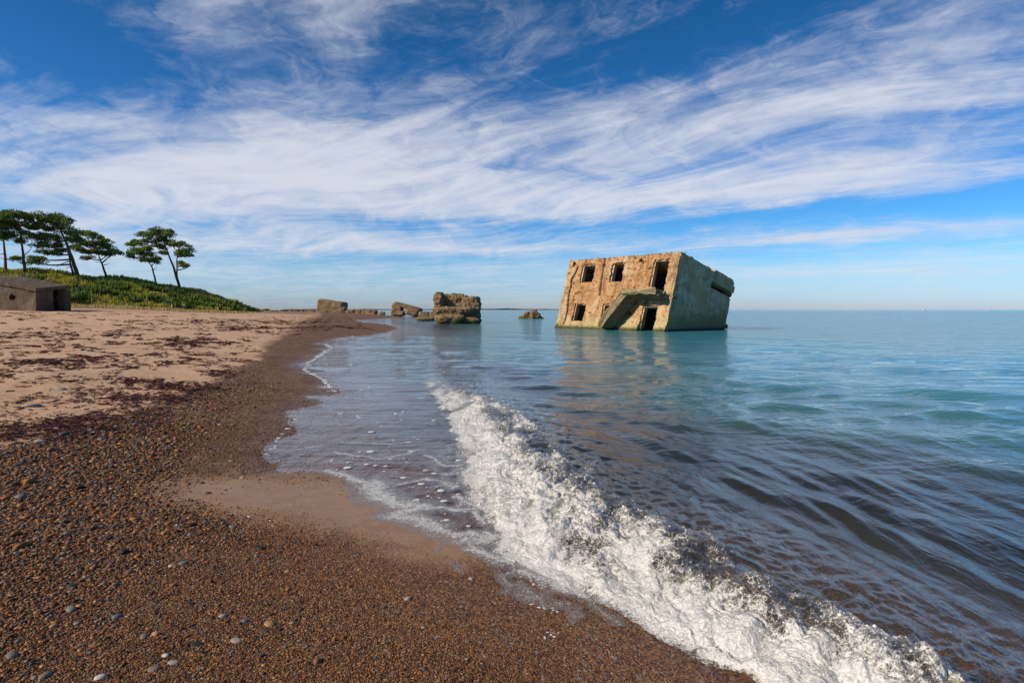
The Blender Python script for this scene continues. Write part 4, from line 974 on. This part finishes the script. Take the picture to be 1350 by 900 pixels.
LB = ['low rounded boulder next to the square ruin on the spit', 'squat mossy boulder in the row past the square ruin', 'pale upright boulder in the middle of the shore row', 'tall dark boulder near the end of the shore row', 'broad dark boulder ending the shore row', 'small lone rock in the water past the shore row']
for i_, q in enumerate([(446, 457, 405, 415, 132), (456, 468, 408, 417, 126), (468, 476, 407.5, 417, 124), (476, 484, 408.5, 417, 124), (482, 498, 408, 418.5, 120), (500, 508, 410.5, 416.5, 128)]):
    far_rock('shore_boulder', *q, 50 + i_, LB[i_], 'boulder', 'boulders beside the far ruins', amp=.3, boxy=3.2)
LC = ['pale lumpy boulder in front of the square ruin', 'low pink grey boulder spread below the square ruin', 'flat dark boulder where the far beach meets the spit']
for i_, q in enumerate([(417, 432, 409.5, 416, 118), (436, 455, 409, 417, 116), (402, 416, 409, 414, 124)]):
    far_rock('shore_boulder', *q, 60 + i_, LC[i_], 'boulder', 'boulders beside the far ruins', amp=.35, boxy=2.8)
far_rock('shore_rock', 552, 567, 410.5, 418, 90, 71, 'blocky rock between the tilted slab and the tall fort remnant', 'rock', amp=.3, boxy=3.5)
far_rock('shore_rock', 566, 578, 410.5, 419, 84, 72, 'dark rock touching the side of the tall fort remnant', 'rock', amp=.3, boxy=3.5)
far_rock('shore_rock', 549, 577, 416.8, 423, 72, 73, 'low weedy rock shelf awash before the tall fort remnant', 'rock', amp=.3, boxy=3.)
sr = far_rock('sea_rock', 683, 717, 409, 432, 92, 74, 'lone peaked rock in open water beside the leaning bunker', 'rock', amp=.6, boxy=1.7, sub=22)
LD = 'small dark boulder strewn where the grassy dune runs out onto the beach'
for i_ in range(16):
    px = 347 + i_ * 3.6 + rng.normal(); Y = 104 + i_ * 1.1; kk = Y / 750; rr = rng.uniform(.9, 2.1) * kk * 1.3
    X = (px - 675) / 750 * Y; o = rock('strewn_boulder', (X, Y, gz(X, Y) + rr * .3), (rr * 1.3, rr, rr * .8), 90 + i_, M_ruin, sub=5, amp=.3, boxy=3.)
    tag(o, LD, 'boulder', 'boulders strewn at the dune end')

# ------------------------------------------------------------------ pillbox on the beach
m, t = material('pillbox_concrete')
oc = objco(t); n1 = t.noise(oc, .7, 5, .6); n2 = t.noise(oc, 2.4, 6, .7, .3); n3 = t.noise(oc, 9, 4, .7); ver = t.noise(t.scalev(oc, (1.6, 1.6, .4)), 1., 4, .6)
c_ = t.mix(t.mr(n2, .3, .7), (.085, .064, .048), (.16, .12, .09)); c_ = t.mix(t.mr(ver, .45, .7, 0, .7), c_, (.05, .038, .03)); c_ = t.mix(t.mr(n3, .5, .78, 0, .6), c_, (.04, .03, .025))
c_ = t.mix(t.mr(n1, .52, .66, 0, .6), c_, (.19, .16, .13))
principled(t, Base_Color=c_, Roughness=.92, Specular_IOR_Level=.2, Normal=t.bump(t.m('ADD', n2, n3), .8, .06)); M_pill = m
PM = Matrix.Rotation(1.4149, 3, 'Z') @ Matrix.Rotation(.1729, 3, 'X') @ Matrix.Rotation(-.1333, 3, 'Y')
pill = empty('pillbox', (-36.71, 44, 3.079), PM.to_euler())
tag(pill, 'low grey concrete pillbox with thick flat roof half sunk in beach below pines', 'pillbox')
PB, PA = 2.70, 4.6
rough_prism('roof', [(-.02, 0), (PB, 0), (PB + .02, -.26), (-.0, -.26)], 0., PA, M_pill, pill, .05, 501, 18, 8)
xs = np.arange(.10, PB - .04, .06); zs = np.arange(-2.6, -.26, .06)
# sea-facing end wall with doorway, and the long wall with its shell hole
xc, zc = np.meshgrid((xs[:-1] + xs[1:]) / 2, (zs[:-1] + zs[1:]) / 2, indexing='ij')
jx = xc + .05 * fbm(xc * 4, zc * 4, 0, 3, 510)
thick_sheet('end_wall', xs, zs, ~((jx > PB * .56) & (jx < PB * .78) & (zc < -.30)), lambda s, z: np.stack([s, .12 + .04 * fbm(s * 2, z * 2, 0, 4, 511), z], -1), lambda s, z: np.stack([s, .3 + 0 * s, z], -1), M_pill, pill)
ys = np.arange(.305, PA - .1, .06)
yc, zc = np.meshgrid((ys[:-1] + ys[1:]) / 2, (zs[:-1] + zs[1:]) / 2, indexing='ij')
hy, hz = 2.35, -1.12
thick_sheet('long_wall', ys, zs, ~(np.hypot((yc - hy) / .32, (zc - hz) / .26) + .5 * fbm(yc * 4, zc * 4, 0, 3, 513) < 1), lambda s, z: np.stack([.12 + .05 * fbm(s * 1.6, z * 1.6, 0, 4, 512), s, z], -1), lambda s, z: np.stack([.5 + 0 * s, s, z], -1), M_pill, pill)
box('back_wall', (PB - .45, .52, -2.6), (PB - .08, PA - .12, -.27), M_pill, pill, .04, 515)
box('back_wall', (.52, PA - .5, -2.6), (PB - .47, PA - .13, -.27), M_pill, pill, .04, 516)
box('door_pier', (PB * .80, -.22, -2.6), (PB - .02, .11, -.42), M_pill, pill, .06, 517)

# ------------------------------------------------------------------ pines
m, t = material('pine_bark')
oc = objco(t); n2 = t.noise(t.scalev(oc, (6, 6, 1.2)), 1., 4, .65); zz_ = sepz(t, oc).outputs[2]
c_ = t.mix(t.mr(zz_, 1.5, 6.), (.105, .068, .045), (.24, .105, .045)); c_ = t.mix(t.mr(n2, .4, .7, 0, .8), c_, (.05, .034, .026))
principled(t, Base_Color=c_, Roughness=.9, Specular_IOR_Level=.15, Normal=t.bump(n2, .8, .06)); M_bark = m
m, t = material('pine_needles')
c_ = t.mix(t.noise(pos(t), 1.1, 3, .6), t.attr('col', 'Color'), t.mix(1., t.attr('col', 'Color'), (.55, .6, .55), 'MULTIPLY'))
p = t.node('ShaderNodeBsdfPrincipled', ins={'Base Color': c_, 'Roughness': .6, 'Specular IOR Level': .25})
tl = t.node('ShaderNodeBsdfTranslucent', ins={'Color': c_}); mx = t.node('ShaderNodeMixShader', ins={0: .25, 1: p.outputs[0], 2: tl}); t.l.new(mx.outputs[0], t.out.inputs['Surface']); M_need = m
def tube(paths, nseg=7):
    """list of (points (n,3), radii (n,)) -> verts, quads"""
    V, Fq, n0 = [], [], 0
    for P, R in paths:
        P = np.array(P, float); T = np.gradient(P, axis=0); T /= np.linalg.norm(T, axis=1)[:, None] + 1e-9
        A = np.cross(T, [0.31, .9, .2]); A /= np.linalg.norm(A, axis=1)[:, None] + 1e-9; B = np.cross(T, A)
        th = np.arange(nseg) / nseg * 6.2832
        ring = P[:, None] + (A[:, None] * np.cos(th)[None, :, None] + B[:, None] * np.sin(th)[None, :, None]) * np.array(R)[:, None, None]
        V.append(ring.reshape(-1, 3)); n = len(P)
        i_ = np.arange(n - 1)[:, None] * nseg + np.arange(nseg)[None]; j_ = np.arange(n - 1)[:, None] * nseg + (np.arange(nseg)[None] + 1) % nseg
        Fq.append(np.stack([i_, j_, j_ + nseg, i_ + nseg], -1).reshape(-1, 4) + n0); n0 += n * nseg
    return np.concatenate(V), np.concatenate(Fq)
def curve(pts, n=9):
    P = np.array(pts, float); L = np.concatenate([[0], np.cumsum(np.linalg.norm(np.diff(P, axis=0), axis=1))]); s_ = np.linspace(0, L[-1], n)
    Q = np.stack([np.interp(s_, L, P[:, a]) for a in range(3)], -1)
    for _ in range(2): Q[1:-1] = Q[1:-1] * .5 + .25 * (Q[:-2] + Q[2:])
    return Q
def pine(Y, stems, pads, label, seed, bare=()):
    """stems: pixel polylines with base width; pads: needle clouds (px, py, rx, ry)"""
    r2 = np.random.default_rng(seed); kk = Y / 750
    b = atY(stems[0][0][0][0], stems[0][0][0][1], Y); gzb = gz(b[0], Y); base = np.array([b[0], Y, min(gzb, b[2]) - .1])
    root = empty('pine_tree', base); tag(root, label, 'tree', 'windswept pines on the dune')
    paths = []; stemc = []
    for pts, wpx in stems:
        q = np.array([atY(p[0], p[1], Y + (r2.normal() * .5 if i_ else 0)) for i_, p in enumerate(pts)]) - base
        if pts[0][1] > 340: q[0][2] = min(q[0][2], 0.)
        q = curve(q, 14); q += np.stack([.12 * pn(q[:, 2] * .7, seed, 0, 7), .12 * pn(q[:, 2] * .7, seed, 4, 8), 0 * q[:, 2]], -1)
        R = wpx * .5 * kk * np.linspace(1.05, .32, 14); R[0] *= 1.3; paths.append((q, R)); stemc.append(q)
    allq = np.concatenate(stemc); cv, cf, cc_ = [], [], []
    n0 = 0
    for (px, py, rx, ry) in pads:
        c = atY(px, py, Y + r2.normal() * rx * kk * .35) - base; rx, ry = rx * 1.1, ry * 1.15; h = np.array([rx * kk, rx * kk * .85, ry * kk])
        d_ = np.linalg.norm(allq - c - [0, 0, -h[2]], axis=1) + 2.0 * np.maximum(allq[:, 2] - c[2] + .2, 0); a = allq[np.argmin(d_)]
        midp = (a + c) / 2 + np.array([r2.normal() * .2, r2.normal() * .2, -.15 * np.linalg.norm(c - a) * .4])
        paths.append((curve([a, midp, c - [0, 0, h[2] * .3]], 8), np.linspace(.10, .035, 8) * (.6 + .12 * np.linalg.norm(c - a)) + .01))
        ns = max(4, int(6 * rx * ry / 45 + 4))
        for s_ in range(ns):   # smaller sprays in each cloud, flat below, domed above
            dr = r2.normal(size=3); dr /= np.linalg.norm(dr); sc_ = c + dr * h * (.35 + .85 * r2.random()); sc_[2] = max(sc_[2], c[2] - h[2] * .55)
            paths.append((curve([c - [0, 0, h[2] * .3], (c + sc_) / 2 - [0, 0, .1], sc_], 5), np.linspace(.045, .014, 5)))
            nq = 88; sr_ = np.array([.66, .66, .30]) * (.6 + .8 * r2.random()) * max(.8, min(rx, 12) * kk * .65)
            g = r2.normal(size=(nq, 3)); g /= np.linalg.norm(g, axis=1)[:, None]; g *= r2.random((nq, 1)) ** .45
            pc = sc_ + g * sr_
            ax_ = g * [1, 1, .6] + r2.normal(size=(nq, 3)) * .5 + [0, 0, .35]; ax_ /= np.linalg.norm(ax_, axis=1)[:, None]
            sd = np.cross(ax_, r2.normal(size=(nq, 3))); sd /= np.linalg.norm(sd, axis=1)[:, None]
            l_ = r2.uniform(.12, .26, (nq, 1)); w_ = l_ * .26
            V = np.stack([pc - sd * w_, pc + sd * w_, pc + ax_ * l_ + sd * w_ * .4, pc + ax_ * l_ - sd * w_ * .4], 1).reshape(-1, 3)
            cv.append(V); cf.append((np.arange(nq) * 4)[:, None] + np.arange(4) + n0); n0 += nq * 4
            tone = r2.uniform(.7, 1.35); cl = np.array([.155, .245, .055]) * tone if r2.random() < .72 else np.array([.26, .32, .065]) * tone
            cc_.append(np.repeat(np.clip(cl * r2.uniform(.75, 1.25, (nq, 1)), 0, 1), 4, 0))
    for pts in bare:
        q = np.array([atY(p[0], p[1], Y + i_ * r2.normal() * .6) for i_, p in enumerate(pts)]) - base
        paths.append((curve(q, 7), np.linspace(.06, .015, 7)))
    v, f = tube(paths); mesh_np('trunk', v, f, M_bark, root)
    mesh_np('crown', np.concatenate(cv), np.concatenate(cf), M_need, root, {'col': np.concatenate(cc_)}, smooth=False)
    return root
pine(72, [([(8, 354), (6, 330), (4, 312), (3, 296)], 3.6)], [(2, 290, 11, 6), (-8, 296, 12, 7), (8, 300, 8, 4), (-4, 308, 12, 4), (4, 284, 9, 4), (-14, 286, 10, 6), (10, 313, 5, 2.2)],
     'tall pine cut by the edge of the view, leftmost of the dune pines', 601, [[(6, 334), (-4, 336)], [(6, 342), (0, 340)]])
pine(73, [([(33, 354), (30, 330), (28, 312), (24, 294)], 3.8)], [(16, 283, 9, 4), (28, 282, 10, 4), (36, 288, 7, 4), (14, 293, 7, 4), (34, 297, 7, 3.5), (22, 300, 7, 3), (16, 310, 8, 3), (36, 307, 5, 2.5), (20, 341, 5, 2.5), (26, 318, 5, 2)],
     'upright open crowned pine with a small tuft low on its trunk', 602, [[(31, 345), (22, 342)], [(30, 338), (38, 332), (42, 326)], [(32, 349), (42, 343)]])
pine(75, [([(103, 361), (96, 342), (89, 324), (82, 308), (76, 296)], 5.0), ([(97, 360), (92, 342), (89, 326)], 3.2)],
     [(58, 288, 13, 5), (72, 288, 11, 5), (48, 298, 8, 6), (62, 300, 11, 5), (82, 298, 10, 6), (90, 306, 9, 6), (50, 312, 10, 5), (66, 313, 11, 4), (94, 315, 7, 4.5), (56, 323, 13, 4), (74, 323, 9, 3), (62, 333, 13, 3), (48, 340, 10, 3), (80, 330, 6, 2), (44, 346, 8, 2.2), (86, 289, 5, 3)],
     'broadest pine of the group, thick reddish trunk leaning over the pillbox side', 603, [[(92, 344), (80, 348), (74, 352)], [(95, 350), (86, 354)], [(90, 335), (78, 338)]])
pine(78, [([(141, 366), (136, 352), (132, 342), (128, 330)], 3.0)], [(112, 308, 10, 4), (122, 312, 9, 4.5), (106, 318, 9, 4), (120, 322, 11, 4), (134, 320, 9, 4), (142, 327, 8, 3), (152, 333, 7, 2.4), (128, 332, 11, 3), (112, 331, 9, 3), (142, 335, 7, 2), (116, 340, 6, 2), (100, 326, 7, 3)],
     'low wind bent pine with a wedge shaped crown beside the broad one', 604, [[(136, 350), (142, 348), (145, 348)], [(134, 346), (124, 345)]])
pine(82, [([(206, 373), (203, 360), (200, 350), (196, 346), (188, 340)], 2.5)], [(186, 330, 9, 3.4), (178, 333, 7, 3), (172, 338, 5, 2), (192, 336, 6, 3), (200, 342, 6, 3), (206, 344, 4, 3), (190, 343, 5, 2), (196, 329, 4, 2)],
     'smallest slender pine leaning away at the seaward pair, crown swept flat', 605, [[(202, 356), (207, 352)]])
pine(83, [([(238, 378), (231, 358), (224, 340), (219, 326), (214, 314)], 3.6), ([(236, 372), (233, 356), (233, 342), (236, 328)], 2.4)],
     [(212, 304, 9, 4), (222, 307, 6, 4), (202, 308, 8, 4), (190, 309, 7, 3), (214, 314, 9, 4), (200, 318, 8, 3), (182, 320, 8, 2.4), (174, 322, 5, 1.8), (222, 320, 6, 3), (210, 325, 6, 3), (214, 333, 5, 2.2), (238, 323, 7, 4), (247, 330, 7, 4), (238, 335, 6, 3), (250, 336, 5, 2), (243, 348, 6, 2.8), (248, 351, 4, 2), (228, 322, 4, 2.4)],
     'forked tallest pine at the seaward end of the dune', 606, [[(234, 352), (240, 351)]])

# ------------------------------------------------------------------ dune grass and scrub
m, t = material('dune_grass')
c_ = t.attr('col', 'Color')
p = t.node('ShaderNodeBsdfPrincipled', ins={'Base Color': c_, 'Roughness': .65, 'Specular IOR Level': .2}); tl = t.node('ShaderNodeBsdfTranslucent', ins={'Color': c_})
mx = t.node('ShaderNodeMixShader', ins={0: .35, 1: p.outputs[0], 2: tl}); t.l.new(mx.outputs[0], t.out.inputs['Surface']); M_grass = m
n = 62000
px = rng.uniform(-120, 356, n); fo, cr = interp_t(px, _foot), interp_t(px, _crest); kq = rng.random(n) ** .9 * 1.25 - .12
y = fo + (cr - fo) * kq; x = (px - 675) / 750.9 * y; z, _ = ground(x, y)
pat = fbm(x * .25, y * .45, 0, 3, 701); shrub = (fbm(x * .22, y * .5, 3, 3, 703) > .08) & (kq > .12) & (kq < .75); scar = (fbm(x * .3, y * .6, 9, 3, 705) > .30) & (kq < .6)
pale = (kq < .14)
ht = np.where(shrub, rng.uniform(.3, .9, n), rng.uniform(.18, .5, n)) * np.where(pale, .75, 1.) * np.clip((interp_t(px, _top) - 1.1) / 2, .35, 1)
okk = ~(pale & (rng.random(n) < .45)) & ~(scar & (rng.random(n) < .85)); x, y, z, ht, pat, shrub, pale, kq = [a[okk] for a in (x, y, z, ht, pat, shrub, pale, kq)]; n = len(x)
cA, cB, cC, cD = np.array([.32, .33, .04]), np.array([.50, .42, .09]), np.array([.10, .155, .03]), np.array([.50, .42, .16])
col = np.where(shrub[:, None], cC * rng.uniform(.7, 1.6, (n, 1)), np.where((pat > -.02)[:, None], cA * rng.uniform(.7, 1.4, (n, 1)), cB * rng.uniform(.6, 1.2, (n, 1))))
col = np.where(pale[:, None], cD * rng.uniform(.7, 1.2, (n, 1)), col); col = np.where((rng.random(n) < .06)[:, None], np.array([.30, .28, .16]), col)
an = rng.uniform(0, 6.28, n); ln = rng.normal(.18, .2, n) * ht; wd = np.where(shrub, .10, .06) * rng.uniform(.6, 1.3, n)
bx, by = np.cos(an), np.sin(an); lift = np.where(shrub, rng.uniform(0, .35, n), 0)
V = np.stack([np.stack([x - bx * wd, y - by * wd, z - .05 + lift], -1), np.stack([x + bx * wd, y + by * wd, z - .05 + lift], -1), np.stack([x + bx * wd * .8 + ln * .4, y + by * wd * .8, z + ht * .6 + lift], -1), np.stack([x - bx * wd * .2 + ln, y - by * wd * .2 - .1 * ht, z + ht + lift], -1)], 1)
tag(mesh_np('dune_grass', V.reshape(-1, 3), np.arange(n * 4).reshape(-1, 4), M_grass, None, {'col': np.repeat(col, 4, 0)}, smooth=False), kind='stuff')

# ------------------------------------------------------------------ on the horizon
m, t = material('breakwater_stone'); principled(t, Base_Color=t.mix(t.noise(pos(t), .05, 3), (.012, .016, .022), (.03, .034, .04)), Roughness=.9); M_bw = m
Yb = 2200.; xa, xb = (380 - 675) / 750 * Yb, (752 - 675) / 750 * Yb; nx = 260
xx = np.linspace(xa, xb, nx); hh_ = 3.2 + 2.2 * fbm(xx * .012, 0, 0, 4, 801) + 2.6 * np.exp(-((xx + 20) / 75.) ** 2) * (1 + .5 * pn(xx * .08, 0, 0, 802)); hh_ *= sst(0, 40, xb - xx)
pr_ = [(-14, -1.), (-5, 1.), (5, 1.), (14, -1.)]
V = np.concatenate([np.stack([xx, np.full(nx, Yb + a), np.where(b > 0, np.maximum(hh_, .4), -1.)], -1) for a, b in pr_])
f = []
for j in range(3):
    i_ = np.arange(nx - 1) + j * nx; f.append(np.stack([i_, i_ + 1, i_ + nx + 1, i_ + nx], -1))
tag(mesh_np('breakwater', V, np.concatenate(f), M_bw, smooth=False), 'long dark stone breakwater lying low on the horizon behind the ruins', 'breakwater')
m, t = material('boat_white'); principled(t, Base_Color=(.8, .8, .8), Roughness=.35); M_wh = m
m, t = material('boat_window'); principled(t, Base_Color=(.03, .04, .05), Roughness=.15); M_wn = m
def boat(px, Y, L, label, mast=0.):
    X = (px - 675) / 750 * Y; root = empty('motor_boat', (X, Y, 0), (0, 0, R_(12))); tag(root, label, 'boat', None)
    st_ = np.linspace(-.5, .5, 12); V = []
    for s_ in st_:
        b = L * .16 * (1 - max(0, s_ * 2) ** 2.2) + .02; sh = L * (.085 + .05 * max(0, s_))
        V += [(s_ * L, -b, sh), (s_ * L, -b * .75, -.15), (s_ * L, b * .75, -.15), (s_ * L, b, sh)]
    V = np.array(V); f = []
    for i_ in range(11):
        for a in range(4): f.append((i_ * 4 + a, i_ * 4 + (a + 1) % 4, i_ * 4 + 4 + (a + 1) % 4, i_ * 4 + 4 + a))
    f += [(0, 3, 2, 1), (44, 45, 46, 47)]
    mesh_np('hull', V, np.array(f), M_wh, root, smooth=False)
    cb = box('cabin', (-L * .2, -L * .1, L * .087), (L * .14, L * .1, L * .24), M_wh, root, 0, 0, 2)
    box('windscreen', (-L * .17, -L * .103, L * .155), (L * .143, L * .103, L * .205), M_wn, root, 0, 0, 1)
    v, f = tube([(np.array([(-L * .05, 0, L * .24), (-L * .05, 0, L * .24 + max(mast, L * .15))]), np.array([.05, .03]))], 6); mesh_np('mast', v, f, M_wh, root)
    if mast:
        v = np.array([(-L * .04, -.03, L * .3), (L * .3, -.03, L * .3), (-L * .04, -.03, L * .24 + mast), (-L * .04, .03, L * .3), (L * .3, .03, L * .3), (-L * .04, .03, L * .24 + mast)])
        mesh_np('sail', v, [np.array([(0, 1, 2), (5, 4, 3)]), np.array([(0, 3, 4, 1), (1, 4, 5, 2), (2, 5, 3, 0)])], M_wh, root, smooth=False)
boat(1118, 1500, 7, 'faint low white boat on the horizon, nearest to the leaning bunker')
boat(1218, 1100, 7, 'brightest white boat with a small sail, between the other two on the horizon', 5.)
boat(1303, 1400, 7, 'small white boat far out, furthest from the leaning bunker', 3.5)
